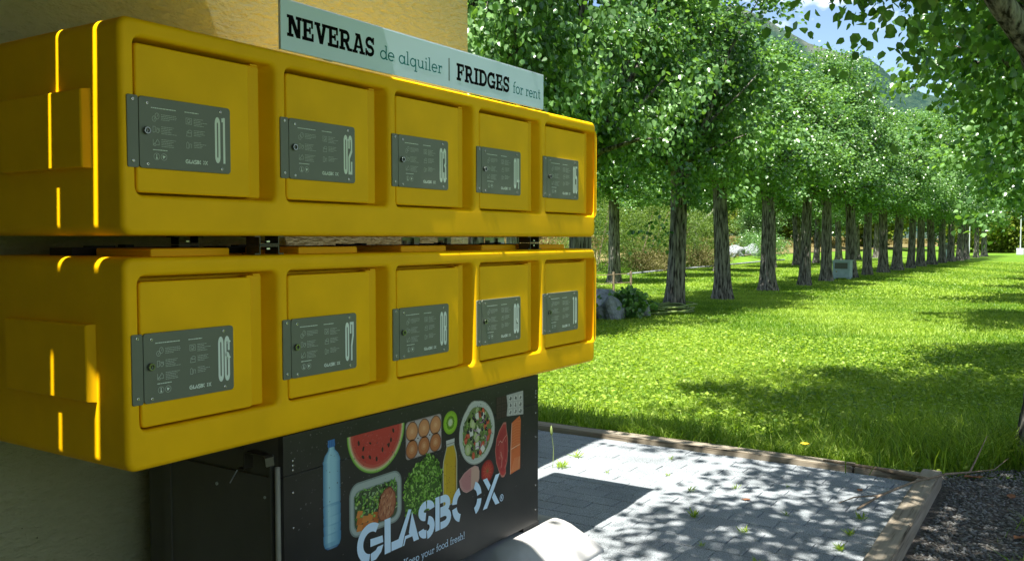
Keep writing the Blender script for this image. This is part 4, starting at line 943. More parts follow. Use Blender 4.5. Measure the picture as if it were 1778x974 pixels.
def make_crown(name, seed, ncl, per, R, z0, z1, prof, m, lsize, cr_=.26, base=LB, hang=.6, ups=.55, lobes=.35):
    """clusters of leaves spread through the crown volume; returns mesh and cluster centres"""
    rg = np.random.default_rng(seed); c = []
    ph = rg.uniform(0, 6.28, 6)
    while len(c) < ncl:
        t = rg.uniform(0.0, 1.0); a = rg.uniform(0, 6.28); rad = R * prof(np.array(t)) * (1 + lobes * (.5 * math.sin(2 * a + ph[0] + 4 * t) + .5 * math.sin(3 * a + ph[1] - 6 * t)))
        q = rg.uniform(0, 1) ** .42
        if rg.uniform() > .35 + .65 * float(prof(np.array(t))): continue
        c.append((rad * q * math.cos(a), rad * q * math.sin(a), z0 + (z1 - z0) * t))
    c = np.array(c); n = ncl * per
    idx = np.repeat(np.arange(ncl), per); sc_ = rg.uniform(.6, 1.25, ncl)[idx][:, None]
    off = rg.normal(size=(n, 3)) * np.array([1, 1, .85]) * cr_ * sc_
    pos = c[idx] + off
    out = pos - np.array([0, 0, (z0 + z1) / 2]); out /= np.linalg.norm(out, axis=1, keepdims=True) + 1e-9
    axis = out * .45 + rndv(rg, n) * .8 + np.array([0, 0, -hang])
    nrm = rndv(rg, n) * .9 + np.array([0, 0, ups]) + out * .25
    size = rg.uniform(.65, 1.25, n) * lsize
    V, F = leaves(pos, axis, nrm, size, base)
    tint = np.repeat(np.clip(rg.normal(.45, .28, n) + (rg.uniform(-.15, .15, ncl))[idx], 0, 1), 6)
    return np_mesh(name, V, F, m, tint), c
def trunk_mesh(name, seed, r, h, fork=True, targets=None, lean=(0, 0), flare=.35, nb=16, top=None):
    rg = random.Random(seed); mb = MB(); n = 44; nr = 30; ph = [rg.uniform(0, 6.28) for _ in range(8)]; rs = []
    for i in range(nr + 1):
        t = i / nr; z = -.12 + (h + .12) * t
        rad = r * (1 - .22 * t) * (1 + flare * math.exp(-max(z, 0) * 4.5)) * (1 + (.16 * max(0, t - .85) / .15))
        cx_ = lean[0] * t + .02 * math.sin(4 * t + ph[0]); cy_ = lean[1] * t + .02 * math.cos(3 * t + ph[1]); ring = []
        for k in range(n):
            a = 2 * math.pi * k / n
            g_ = .055 * math.sin(5 * a + ph[2] + .5 * t) * (1 + 1.8 * math.exp(-max(z, 0) * 3)) + .035 * math.sin(11 * a + ph[3] + 1.5 * math.sin(3 * t)) + .03 * math.sin(19 * a + ph[4] + 2 * math.sin(5 * t + ph[5])) + rg.uniform(-.018, .018)
            ring.append((cx_ + rad * (1 + g_) * math.cos(a), cy_ + rad * (1 + g_) * math.sin(a), z))
        rs.append(ring)
    mb.rings(rs); tp = Vector((lean[0], lean[1], h))
    me = mb.mesh(name, M['bark'], True)
    br_ = MB()
    if targets is not None:
        idx = list(range(len(targets))); rg.shuffle(idx)
        # leader
        ztop = max(t[2] for t in targets) * .93
        br_.tube([tp - Vector((0, 0, .3)), tp + Vector((.05, .02, (ztop - h) * .35)), tp + Vector((-.05, .05, (ztop - h) * .7)), Vector((tp.x, tp.y, ztop))], [r * .62, r * .42, r * .22, .015], 9)
        for k in idx[:nb]:
            t = Vector(targets[k]); zb = h - .2 + rg.random() * max(.1, (min(t.z, ztop) - h) * .55); zb = max(h - .25, zb); s_ = Vector((tp.x, tp.y, zb))
            m1 = s_.lerp(t, .35) + Vector((rg.uniform(-.12, .12), rg.uniform(-.12, .12), .10)); m2 = s_.lerp(t, .7) + Vector((rg.uniform(-.1, .1), rg.uniform(-.1, .1), .12))
            r0 = r * rg.uniform(.22, .42) * (1 - .5 * (zb - h) / max(ztop - h, .1)); br_.tube([s_, m1, m2, t], [r0, r0 * .7, r0 * .42, .008], 7)
    return me, (br_.mesh('branches', M['bark'], True) if targets is not None else None)

def make_bough_crown(name, seed, nbough, per, R, z0, z1, m, lsize):
    """leaves in clumps along separate boughs, with gaps between the boughs"""
    rg = np.random.default_rng(seed); c = []; sg = []; tn = []; ends = []
    for b in range(nbough):
        t = (b + rg.uniform(0, 1)) / nbough; a = b * 2.4 + rg.normal(0, .35); rr = R * (.55 + .45 * math.sin(math.pi * min(1, t * .75 + .2))) * (1.0 - .75 * max(0, t - .55)) * rg.uniform(.75, 1.22)
        ze = z0 + (z1 - z0) * t + rg.normal(0, .25); zs = max(z0 - .3, ze - rr * rg.uniform(.5, 1.0)); drop = rg.uniform(-.15, .5) * (1 - t)
        e = np.array([rr * math.cos(a), rr * math.sin(a), ze - drop]); s0 = np.array([0, 0, zs]); ends.append(tuple(e)); tb = rg.uniform(-.2, .2)
        for k in range(13):
            u = rg.uniform(.22, 1.04); p = s0 + (e - s0) * u; spread = .16 + .30 * math.sin(math.pi * min(1, u)); p = p + rg.normal(0, spread, 3) * np.array([1, 1, .75])
            c.append(p); sg.append(rg.uniform(.11, .25)); tn.append(tb + rg.normal(0, .08))
    for k in range(16): c.append(np.array([rg.normal(0, .3), rg.normal(0, .3), z1 - rg.uniform(-.5, 1.3)])); sg.append(.17); tn.append(.1)
    c = np.array(c); ncl = len(c); n = ncl * per; idx = np.repeat(np.arange(ncl), per)
    off = rg.normal(size=(n, 3)) * np.array(sg)[idx][:, None]; pos = c[idx] + off
    out = pos - np.array([0, 0, (z0 + z1) / 2]); out /= np.linalg.norm(out, axis=1, keepdims=True) + 1e-9
    axis = out * .4 + rndv(rg, n) * .85 + np.array([0, 0, -.65]); nrm = rndv(rg, n) * .85 + np.array([0, 0, .6]) + out * .3
    size = lsize * np.clip(np.exp(rg.normal(0, .17, n)), .6, 1.35); V, F = leaves(pos, axis, nrm, size)
    tint = np.repeat(np.clip(rg.normal(.42, .24, n) + np.array(tn)[idx], 0, 1), 6)
    return np_mesh(name, V, F, m, tint), ends
CROWNS = []
for i, s_ in enumerate((21, 22, 23, 24, 25, 26)):
    cm, cc = make_bough_crown('crown', s_, (34, 30, 36, 32, 30, 34)[i], (74, 80, 70, 76, 76, 72)[i], (1.85, 2.1, 1.75, 2.0, 2.15, 1.8)[i], 3.12, 7.7, M['leaf'], .094)
    tm, bm_ = trunk_mesh('trunk', s_, (.20, .215, .19, .205, .22, .185)[i], 2.5, targets=cc, lean=((.08, -.05), (-.14, .06), (.05, .12), (-.04, -.12), (.16, .02), (-.1, -.04))[i], nb=26, flare=(.35, .5, .3, .45, .55, .4)[i])
    CROWNS.append((cm, tm, bm_))
for s_, nb_, per_, R_c, zz, ls in ((31, 40, 66, 2.85, 4.2, .085), (32, 30, 42, 2.5, 3.9, .085)):
    cm, cc = make_bough_crown('crown', s_, nb_, per_, R_c, zz, 7.9, M['leaf'], ls)
    tm, bm_ = trunk_mesh('trunk', s_, .20, 2.9, targets=cc, lean=(.02, -.05), nb=26, flare=.4); CROWNS.append((cm, tm, bm_))
def place_tree(k, x, y, s, zt, rz, label, group, cat='tree', zb=3.15, cs=1.0, off=(0, 0)):
    kz = (zt - zb) / (7.9 - 2.75); zo = zb - 2.75 * kz
    if off != (0, 0): rz = 0
    e = empty('poplar_tree', (x, y, GZ), label, cat, group); e.rotation_euler = (0, 0, rz); e.scale = (s, s, 1)
    cm, tm, bm_ = CROWNS[k]
    link('trunk', tm, e, scale=(1, 1, (zb - .1) / 2.5)); o = link('crown', cm, e, (off[0], off[1], zo), scale=(cs, cs, kz)); o['kind'] = 'stuff'; link('branches', bm_, e, (0, 0, zo), scale=(cs, cs, kz))
    return e
rt_ = random.Random(8)
ordn = ['first', 'second', 'third', 'fourth', 'fifth', 'sixth', 'seventh', 'eighth', 'ninth', 'tenth', 'eleventh', 'twelfth', 'thirteenth', 'fourteenth', 'fifteenth', 'sixteenth', 'seventeenth', 'eighteenth', 'nineteenth', 'twentieth']
near_x = [11.2, 14.4, 18.05, 21.8, 26.1, 29.6, 33.0, 36.4, 39.5, 42.9, 46.2, 49.8, 53.3, 57.0, 61, 65, 69.5, 74, 80, 86]
extra = {11.2: 'poplar tree in the near row whose trunk hides behind the building corner', 14.4: 'poplar tree whose trunk stands right behind the locker ends'}
TREES = {}
for i, x in enumerate(near_x):
    lb = extra.get(x) or f'poplar tree with grooved trunk, {ordn[i - 2]} full trunk right of the lockers in the near row'
    s = rt_.uniform(.92, 1.06); sz = {11.2: 8.6, 14.4: 8.4, 18.05: 8.0, 21.8: 6.6, 26.1: 7.1, 29.6: 6.5, 33.0: 7.9, 36.4: 6.9, 39.5: 5.9, 42.9: 6.3, 46.2: 7.4}.get(x, 7.8 + .6 * math.sin(i * 2.3))
    TREES[x] = place_tree(i % 6, x, {18.05: 7.65, 21.8: 7.88}.get(x, 8.0) + rt_.uniform(-.05, .05), s, sz, rt_.uniform(0, 6.28), lb, 'poplar trees in the near left row')
row2 = [(21.0, 13.6), (27.5, 13.8), (33.6, 14.0), (40.0, 14.7), (46.9, 14.3), (51.5, 14.2), (56.3, 14.4), (62, 14.4), (68, 14.5), (75, 14.6)]
for i, (x, y) in enumerate(row2):
    TREES[(x, y)] = place_tree((i + 2) % 6, x, y, rt_.uniform(.95, 1.1), rt_.uniform(6.3, 7.2), rt_.uniform(0, 6.28), f'poplar tree of the second row behind, {ordn[i]} counted from the left', 'poplar trees in the second left row')
row3 = [(7.05, .19), (11.0, -.1), (17.6, .1), (24.2, .2), (30.8, .1), (37.5, .3), (44, .2), (51, .3), (58, .3), (66, .3), (75, .3)]
for i, (x, y) in enumerate(row3):
    lb = 'nearest poplar tree on the right, its dark trunk cut by the frame edge' if i == 0 else f'poplar tree of the right row, {ordn[i]} from the viewer, its crown overhanging the lawn'
    TREES[('r', i)] = place_tree((i + 1) % 6 if i else 6, x, y, (1.0, 1.0, .95, 1.05)[i % 4], 7.9 if i == 0 else 7.4, rt_.uniform(0, 6.28), lb, 'poplar trees in the right row', zb=(2.75, 3.0, 2.6)[min(i, 2)], cs=(1.0, .9, 1.18)[min(i, 2)], off=(-.75, .55) if i == 0 else (0, 0))
TREES['near'] = place_tree(7, 3.3, -.30, 1.0, 7.9, 2.1, 'poplar tree beside the viewer whose crown dapples the patio', 'poplar trees in the right row', zb=2.75)

# single large leaves that can be told apart on the two nearest crowns
lv = np.array([[0., 0., 0.]]); V, F = leaves(lv, np.array([[0., 0., -1.]]), np.array([[0., -1., .3]]), np.array([1.0]))
LEAF1 = np_mesh('leaf', V, F, M['leaf'], np.full(6, .55)); LEAF2 = np_mesh('leaf', V, F, M['leaf'], np.full(6, .9)); LEAF3 = np_mesh('leaf', V, F, M['leaf'], np.full(6, .15))
rl = random.Random(77)
def single_leaves(tree, n, c, ext):
    inv = tree.matrix_basis.inverted()
    for k in range(n):
        p = Vector((c[0] + rl.gauss(0, ext[0]), c[1] + rl.gauss(0, ext[1]), c[2] + rl.gauss(0, ext[2])))
        o = link('leaf', rl.choice((LEAF1, LEAF1, LEAF2, LEAF3)), tree, inv @ p, (rl.uniform(-1, 1), rl.uniform(-1, 1), rl.uniform(0, 6.28)))
        s_ = rl.uniform(.07, .095); o.scale = (s_, s_, s_)
single_leaves(TREES[('r', 0)], 220, (7.0, 1.0, 3.25), (.6, .42, .3))
single_leaves(TREES[11.2], 160, (11.0, 6.6, 4.2), (.9, .5, .4))
# big limb of the nearest right tree crossing the top right corner
mb = MB(); inv = TREES[('r', 0)].matrix_basis.inverted()
mb.tube([inv @ Vector(p) for p in ((7.05, .20, 2.0), (6.75, .28, 2.40), (6.44, .36, 2.66), (6.20, .53, 2.92), (5.9, .8, 3.4))], [.13, .095, .08, .07, .04], 12)
mb.build('limb', M['bark'], TREES[('r', 0)], True)
lm_, lc_ = make_crown('low_foliage', 91, 56, 44, 1.1, 2.75, 4.2, prof_round, M['leaf'], .085, .2)
o = link('low_foliage', lm_, TREES[('r', 0)], inv @ Vector((8.2, .25, 0))); o['kind'] = 'stuff'

# ---------------------------------------------------------------- bushes
def bush(name, loc, R, h, m, seed, n, lsize, label, cat='bush', group=None, base=LN, ncl=160, cr_=.18, lobes=.3):
    cm, cc = make_crown('foliage', seed, ncl, n // ncl, R, .05, h, prof_round, m, lsize, cr_, base, .0, .4, lobes)
    e = empty(name, loc, label, cat, group); o = link('foliage', cm, e); o['kind'] = 'stuff'
    mb = MB(); rg = random.Random(seed)
    for k in range(7):
        t = cc[rg.randrange(len(cc))]; mb.tube([(0.05 * k - .15, 0, -.1), (t[0] * .5, t[1] * .5, t[2] * .45), tuple(t)], [.03, .02, .006], 5)
    mb.build('stem', M['twig'], e); return e
gb = 'olive green bushes behind the second row'
def ground_z(x, y):
    return GZ + max(0, min(y - 18, 8)) * .115 + max(0, min(y - 26, 60)) * .025
for i, (x, y, R, h, n, lb) in enumerate(((35.6, 18.8, 2.4, 4.6, 15000, 'tall olive green bush just right of the lockers, behind the trees'), (39.8, 18.7, 2.5, 4.3, 15000, 'widest olive green bush, left of the first full trunk'), (44.2, 18.9, 2.4, 3.9, 14000, 'olive green bush partly hidden by the first full trunk'), (48.4, 19.2, 2.1, 3.2, 11000, 'lowest olive green bush, between the first and second full trunks'))):
    bush('olive_bush', (x, y, GZ), R, h, M['leaf_bush'], 41 + i, n, .11, lb, group=gb, cr_=.3)
for i, (x, y, R, h, lb) in enumerate(((38.6, 17.3, 1.5, .85, 'brown dry scrub at the foot of the olive bushes, left of the first full trunk'), (45.4, 17.6, 1.5, .8, 'brown dry scrub at the foot of the olive bushes, right of the first full trunk'))):
    bush('dry_bush', (x, y, GZ), R, h, M['leaf_dry'], 50 + i, 7000, .10, lb, cr_=.2)
bush('green_bush', (68.5, 22.3, ground_z(0, 22)), 1.5, 1.3, M['leaf'], 48, 6000, .16, 'dark green bush beside the boulders at the meadow edge', cr_=.3)
bush('green_bush', (61, 18.8, ground_z(0, 19)), 1.3, 1.7, M['leaf'], 49, 4000, .13, 'small dark green bush right of the third full trunk', cr_=.25)
bush('lime_bush', (110, 8.2, GZ), 5.2, 7.2, M['leaf_lime'], 45, 16000, .30, 'large yellow green bush at the end of the avenue', cr_=.6, base=LB, ncl=220)
bush('lime_bush', (116, -1.5, GZ), 5.2, 6.6, M['leaf_lime'], 46, 12000, .30, 'yellow green bush at the right of the avenue end', cr_=.6, base=LB, ncl=200)
# broad trees behind
BCM, bcc = make_crown('crown', 61, 420, 56, 4.2, 1.5, 8.5, prof_round, M['leaf'], .22, .5, LB, .2, .5)
BTM, BBM = trunk_mesh('trunk', 61, .30, 2.4, targets=bcc, nb=14)
LCM, lcc = make_crown('crown', 62, 420, 50, 4.2, .8, 8.5, prof_round, M['leaf_lime'], .24, .5, LB, .2, .5)
def broad(x, y, s, k, label, group='broad trees beyond the meadow', sz=None):
    e = empty('broad_tree', (x, y, ground_z(x, y)), label, 'tree', group); e.scale = (s, s, sz or s); e.rotation_euler = (0, 0, rt_.uniform(0, 6.28))
    link('trunk', BTM, e); o = link('crown', BCM if k else LCM, e); o['kind'] = 'stuff'; link('branches', BBM, e); return e
rows = []
for i in range(14): rows.append((58 + i * 11.0, 41 + (i % 3) * 4 + i * .8, 1.0 + .14 * (i % 3), i % 2))
for i in range(12): rows.append((66 + i * 17, 70 + (i % 2) * 6, 1.6 + .1 * (i % 3), (i + 1) % 2))
for i, (x, y, s, k) in enumerate(rows):
    broad(x, y, s, k, ('dark leafy' if k else 'olive green leafy') + f' tree beyond the meadow, {ordn[i % 14]} from the left in the {"front" if i < 14 else "back"} line')
for i, (x, y, s) in enumerate(((112, 22, 1.2), (122, 15, 1.3), (128, 4, 1.2), (130, -10, 1.3), (104, 30, 1.2), (95, 24, 1.0))):
    broad(x, y, s, i % 2, f'leafy tree closing the end of the avenue, {ordn[i]} around from the left', 'trees closing the end of the avenue')
broad(92, 29.3, .55, 1, 'small dark tree with thin trunk standing in the tan meadow', 'trees in the meadow')
broad(66, 27, .75, 0, 'bright green tree behind the pruned dead branches', 'trees in the meadow')
# pruned forked tree
pt = empty('pruned_tree', (57, 22.5, ground_z(0, 22.5)), 'bare pruned tree with pale forked limbs behind the olive bush', 'tree')
mb = MB(); mb.tube([(0, 0, -.1), (0, 0, 1.5), (.02, 0, 2.0)], [.2, .17, .16], 10); mb.build('trunk', M['bark'], pt, True)
for pts, rr in (([(0, 0, 1.9), (-.35, .3, 2.3), (-.75, .55, 2.9), (-1.1, .7, 3.2)], [.14, .12, .10, .07]), ([(0, 0, 1.9), (.35, -.35, 2.2), (.8, -.75, 2.7), (1.0, -.95, 3.1)], [.14, .12, .09, .06])):
    mb = MB(); mb.tube(pts, rr, 9); mb.build('limb', M['plug'], pt, True)

# meadow, hills
def terrain(name, x0, x1, y0, y1, nx, ny, m, dz, amp):
    mb = MB(); xs = np.linspace(x0, x1, nx); ys = np.linspace(y0, y1, ny)
    vs = [(x, y, ground_z(x, y) + dz + amp * math.sin(x * .3) * math.sin(y * .2)) for y in ys for x in xs]
    fs = [(j * nx + i, j * nx + i + 1, (j + 1) * nx + i + 1, (j + 1) * nx + i) for j in range(ny - 1) for i in range(nx - 1)]
    mb.add(vs, fs); o = mb.build(name, m, smooth=True); o['kind'] = 'structure'
terrain('grass_bank', 20, 300, 17.8, 30, 60, 24, M['lawn'], .004, 0)
terrain('meadow', 20, 320, 20.6, 150, 60, 40, M['meadow'], .05, .04)
def hill(name, d, prof_, seed, m, rows_=26):
    """prof_: list of (angle from X in degrees, elevation in degrees) of the ridge"""
    rg = np.random.default_rng(seed); an = np.linspace(prof_[0][0], prof_[-1][0], 160); el = np.interp(an, [p[0] for p in prof_], [p[1] for p in prof_])
    rough = np.cumsum(rg.normal(0, .03, 160)); rough -= np.linspace(rough[0], rough[-1], 160); el = el + rough * .3 + rg.normal(0, .05, 160)
    mb = MB(); vs = []
    for j in range(rows_ + 1):
        t = j / rows_; dd = d * (.55 + .45 * t)
        for a, e in zip(an, el):
            z = dd * math.tan(R_(e)) * (t ** 1.25) * (1 + .05 * math.sin(a * 1.7 + 5 * t) * (1 - t) ) - 3 * (1 - t)
            vs.append((dd * math.cos(R_(a)), dd * math.sin(R_(a)), z))
    fs = [(j * 160 + i, j * 160 + i + 1, (j + 1) * 160 + i + 1, (j + 1) * 160 + i) for j in range(rows_) for i in range(159)]
    mb.add(vs, fs); o = mb.build(name, m, smooth=True); o['kind'] = 'structure'
hill('mountain', 900, [(-30, 6), (-10, 7), (3, 7.2), (8, 8.2), (10, 9.2), (11.5, 10.6), (14.5, 11.5), (16, 12.4), (18, 13.6), (20, 14.2), (22, 14.6), (26, 14.2), (34, 15), (60, 12), (100, 8)], 5, M['hill'])

# ================================================================= GRASS
def grass(name, xy, seed, hgt, wid, lean=.55, z=GZ, label=None, m=None, hook=0.25):
    rg = np.random.default_rng(seed); n = len(xy); h = rg.uniform(*hgt, n); w = rg.uniform(*wid, n); a = rg.uniform(0, 6.283, n)
    d = np.stack([np.cos(a), np.sin(a)], 1); b = rg.uniform(0, 6.283, n); l = rg.uniform(.1, lean, n)[:, None] * np.stack([np.cos(b), np.sin(b)], 1)
    p = np.zeros((n, 5, 3)); base = np.concatenate([xy, np.full((n, 1), z - .01)], 1)
    p[:, 0] = base; p[:, 0, :2] -= d * w[:, None] / 2; p[:, 1] = base; p[:, 1, :2] += d * w[:, None] / 2
    mid = base.copy(); mid[:, :2] += l * h[:, None] * .4; mid[:, 2] += h * .6
    p[:, 2] = mid; p[:, 2, :2] += d * w[:, None] * .42; p[:, 3] = mid; p[:, 3, :2] -= d * w[:, None] * .42
    tip = base.copy(); tip[:, :2] += l * h[:, None] * (1 + hook); tip[:, 2] += h * rg.uniform(.75, 1.05, n); p[:, 4] = tip
    k = (np.arange(n) * 5)[:, None]; F = np.concatenate([k + np.array([[0, 1, 2]]), k + np.array([[0, 2, 3]]), k + np.array([[3, 2, 4]])])
    tint = np.repeat(np.clip(rg.normal(.46, .30, n) + .22 * np.sin(xy[:, 0] * 2.1) * np.sin(xy[:, 1] * 1.7 + xy[:, 0]) + .22 * np.sin(xy[:, 0] * .7 + 2 * np.sin(xy[:, 1] * .6)), 0, 1), 5)
    me = np_mesh(name, p.reshape(-1, 3), F, m or M['grass'], tint); o = link(name, me); o['kind'] = 'stuff'; o['label'] = label; o['category'] = 'grass'; return o
def region(seed, n, x0, x1, y0, y1, keep=None, pw=1.0):
    rg = np.random.default_rng(seed); x = x0 + (x1 - x0) * rg.uniform(0, 1, n) ** pw; y = rg.uniform(y0, y1, n); p = np.stack([x, y], 1)
    d = p[:, 0] * .8372 + p[:, 1] * .547; s_ = (p[:, 0] * .547 - p[:, 1] * .8372) / d; ok = (s_ < .74) & (s_ > -.20)
    ok &= ~((p[:, 0] < 6.03) & (p[:, 1] > .7)); 
    if keep is not None: ok &= keep(p)
    return p[ok]
def notgravel(p): return ~((p[:, 0] < 6.75) & (p[:, 1] < 1.0 - (p[:, 0] - 6.05) * .8))
grass('lawn_grass', region(1, 265000, 6.03, 11.5, -.3, 8.5, notgravel, 1.15), 2, (.03, .075), (.004, .009), .9, label='short sunlit lawn grass nearest the patio')
grass('lawn_grass', region(3, 235000, 11.5, 24, -.5, 13, None, 1.3), 4, (.03, .075), (.009, .017), 1.0, label='mown lawn between the patio and the first trunks')
grass('lawn_grass', region(5, 175000, 24, 66, -1, 18, None, 1.5), 6, (.04, .08), (.025, .045), 1.0, label='mown lawn far down the avenue')
rg0 = np.random.default_rng(9); n = 15000
tx = 6.05 + np.abs(rg0.normal(0, .33, n)); ty = rg0.uniform(.9, 5.5, n); tp_ = np.stack([tx, ty], 1); tp_ = tp_[(np.sin(tp_[:, 1] * 5.1 + tp_[:, 0] * 3) + rg0.uniform(-1, 1, n) > -.3)]
tp_ = tp_[notgravel(tp_)]
grass('tall_grass', tp_, 10, (.07, .22), (.004, .009), .9, label='longer uncut grass leaning over the far patio sleeper')
tp3 = np.stack([rg0.uniform(4.4, 6.6, 5200), rg0.normal(-.12, .22, 5200)], 1); tp3 = tp3[(tp3[:, 1] < .62) & (tp3[:, 1] < .30 + .10 * np.sin(tp3[:, 0] * 6) + rg0.normal(0, .06, len(tp3))) & (np.sin(tp3[:, 0] * 7 + tp3[:, 1] * 9) + rg0.uniform(-1, 1, len(tp3)) > -.2)]
grass('rough_grass', tp3, 14, (.05, .17), (.004, .009), .9, label='rough grass growing through the gravel at the lower right')
tp2 = np.stack([rg0.normal(7.0, .42, 9000), rg0.normal(.35, .55, 9000)], 1); tp2 = tp2[notgravel(tp2)]
grass('tall_grass', tp2, 12, (.10, .30), (.005, .011), .9, label='dark uncut grass around the foot of the right hand tree')
mp_ = region(15, 70000, 45, 190, 23.5, 42); rgm = np.random.default_rng(16)
M['meadow_grass'] = leafmat('dry_meadow_blade', (.13, .10, .035), (.27, .22, .095), .3, .7, .1)
o = grass('meadow_grass', mp_, 17, (.25, .55), (.08, .16), .5, z=0, label='tall tan meadow grass beyond the trees', m=M['meadow_grass'])
mv = o.data; co = np.zeros(len(mv.vertices) * 3, np.float32); mv.vertices.foreach_get('co', co); co = co.reshape(-1, 3)
yy = np.repeat(mp_[:, 1], 5); co[:, 2] += GZ + np.minimum(yy - 18, 8) * .115 + np.maximum(yy - 26, 0) * .025; mv.vertices.foreach_set('co', co.ravel()); mv.update()
# broad clover-like leaves in the lawn and along the patio edge
rgc = np.random.default_rng(31); pc = region(32, 26000, 6.03, 14, .2, 9, notgravel, 1.2); n = len(pc)
pos = np.concatenate([pc, np.full((n, 1), GZ + .03) + rgc.uniform(0, .035, (n, 1))], 1)
V, F = leaves(pos, np.concatenate([rgc.normal(size=(n, 2)), rgc.uniform(-.1, .5, (n, 1))], 1), np.array([[0, 0, 1.]]) + rgc.normal(size=(n, 3)) * .3, rgc.uniform(.02, .05, n))
o = link('clover', np_mesh('clover', V, F, M['grass'], np.repeat(rgc.uniform(0, 1, n), 6))); o['kind'] = 'stuff'; o['label'] = 'broad weed leaves mixed into the near lawn'; o['category'] = 'ground cover'

# ================================================================= SMALL THINGS
def weed(x, y, z, s, n, seed, label, m='grass'):
    s *= .58
    rg = np.random.default_rng(seed); a = rg.uniform(0, 6.28, n); pos = np.stack([x + rg.normal(0, .012 * s, n), y + rg.normal(0, .012 * s, n), np.full(n, z)], 1)
    ax = np.stack([np.cos(a), np.sin(a), rg.uniform(.3, 1.6, n)], 1)
    V, F = leaves(pos, ax, np.array([[0, 0, 1.]]) + rg.normal(size=(n, 3)) * .3, rg.uniform(.04, .10, n) * s, LN * np.array([.38, 1, 1]))
    o = link('weed', np_mesh('weed', V, F, M[m], np.repeat(rg.uniform(.3, 1, n), 6))); tag(o, label, 'weed', 'weeds in the patio joints'); return o
WD = [((4.95, 2.86), 1.5, 26, 'leafy weed at the corner of the lit patch near the fridge'), ((5.25, 2.9), 1.3, 18, 'dark weed in the shade near the wall corner'), ((5.55, 2.35), .7, 16, 'small tuft in the sunlit paving below the far sleeper'),
      ((5.15, 2.2), .6, 14, 'small tuft left of the leaf shadows'), ((4.9, 1.95), .9, 18, 'tuft at the edge of the locker shadow'), ((5.1, 1.75), .8, 16, 'tuft in the middle of the dappled paving'), ((4.45, 1.75), 1.1, 24, 'feathery weed in the dappled shade near the concrete foot'),
      ((4.35, 1.45), .9, 20, 'tuft among the pavers at lower middle'), ((4.05, 1.55), .7, 14, 'low weed right of the concrete foot'), ((4.75, 1.35), .7, 14, 'dry tuft in the sunny pavers'), ((5.3, 1.5), .6, 12, 'tiny tuft below the long branch shadow'), ((3.95, 1.25), .8, 16, 'yellow green tuft at the bottom of the patio'),
      ((5.0, 2.55), .6, 12, 'thin weed between the two shaded areas'), ((4.6, .99), .9, 22, 'upper clump of lime weeds along the right sleeper'), ((4.9, 1.0), 1.0, 24, 'middle clump of lime weeds along the right sleeper'), ((4.35, .98), 1.1, 26, 'lower clump of lime weeds along the right sleeper')]
for i, ((x, y), s, n, lb) in enumerate(WD): weed(x, y, 0, s, n, 100 + i, lb)
# foxtail weed by the fridge
e = empty('foxtail_weed', (4.92, 2.90, 0), 'upright weed with a green seed head beside the fridge', 'weed')
mb = MB(); mb.tube([(0, 0, 0), (.01, 0, .12), (.0, .01, .22)], [.003, .002, .0015], 5); mb.build('stem', M['hose'], e)
mb = MB(); mb.tube([(0, .01, .21), (0, .01, .225), (0, .012, .25), (0, .012, .275)], [.003, .009, .009, .002], 7); mb.build('seed_head', M['hose'], e, True)
# twig on the sleeper corner
tw = MB(); tw.tube([(5.05, 1.05, .01), (5.30, .98, .035), (5.62, .86, .055), (5.95, .72, .05), (6.15, .62, .03), (6.28, .60, .08), (6.40, .55, .22)], [.006, .007, .007, .008, .007, .005, .002], 6)
tw.tube([(5.30, .98, .035), (5.20, 1.10, .03), (5.1, 1.16, .012)], [.005, .004, .002], 5); tw.tube([(6.15, .62, .03), (6.35, .50, .02), (6.6, .44, .05)], [.006, .004, .002], 5)
o = tw.build('fallen_branch', M['twig'], smooth=True); tag(o, 'thin fallen branch lying across the corner of the timber edging', 'branch')
tw = MB(); tw.tube([(5.80, .80, .038), (5.9, 1.1, .036), (5.93, 1.45, .037)], [.012, .015, .008], 6); o = tw.build('bark_strip', M['twig'], smooth=True); tag(o, 'dark strip of bark lying along the corner of the far sleeper', 'bark')
def dead_leaf(x, y, z, s, seed, label, group='dead leaves on the ground'):
    rg = random.Random(seed); bm = bmesh.new(); n = 9; vs = [bm.verts.new((0, 0, .006 * rg.random()))]
    for k in range(n):
        a = 2 * math.pi * k / n; q = rg.uniform(.7, 1.1); vs.append(bm.verts.new((math.cos(a) * q, .6 * math.sin(a) * q, .18 * abs(math.sin(a * 1.5 + 1)) + .05)))
    for k in range(n): bm.faces.new((vs[0], vs[1 + k], vs[1 + (k + 1) % n]))
    me = bpy.data.meshes.new('dead_leaf'); bm.to_mesh(me); bm.free(); me.materials.append(M['deadleaf']); o = link('dead_leaf', me, None, (x, y, z), (0, 0, rg.uniform(0, 6)), (s, s, s)); tag(o, label, 'leaf', group)
for i, (x, y, z, s, lb) in enumerate(((5.2, .28, gz + .012, .05, 'reddish brown curled leaf on the gravel at the right'), (6.35, .62, gz + .014, .06, 'large brown leaf in the grass beyond the sleeper corner'), (6.0, .38, gz + .012, .05, 'brown leaf on the upper gravel by the grass'),
       (4.75, 2.95, .004, .035, 'pale brown leaf on the paving beside the fridge'), (5.45, 1.12, .004, .03, 'tiny brown leaf on the paving near the corner twig'), (4.7, .35, gz + .012, .035, 'small brown leaf on the gravel close to the sleeper'), (4.9, 1.62, .004, .03, 'dark shrivelled leaf in the dappled shade'))):
    dead_leaf(x, y, z, s, i, lb)
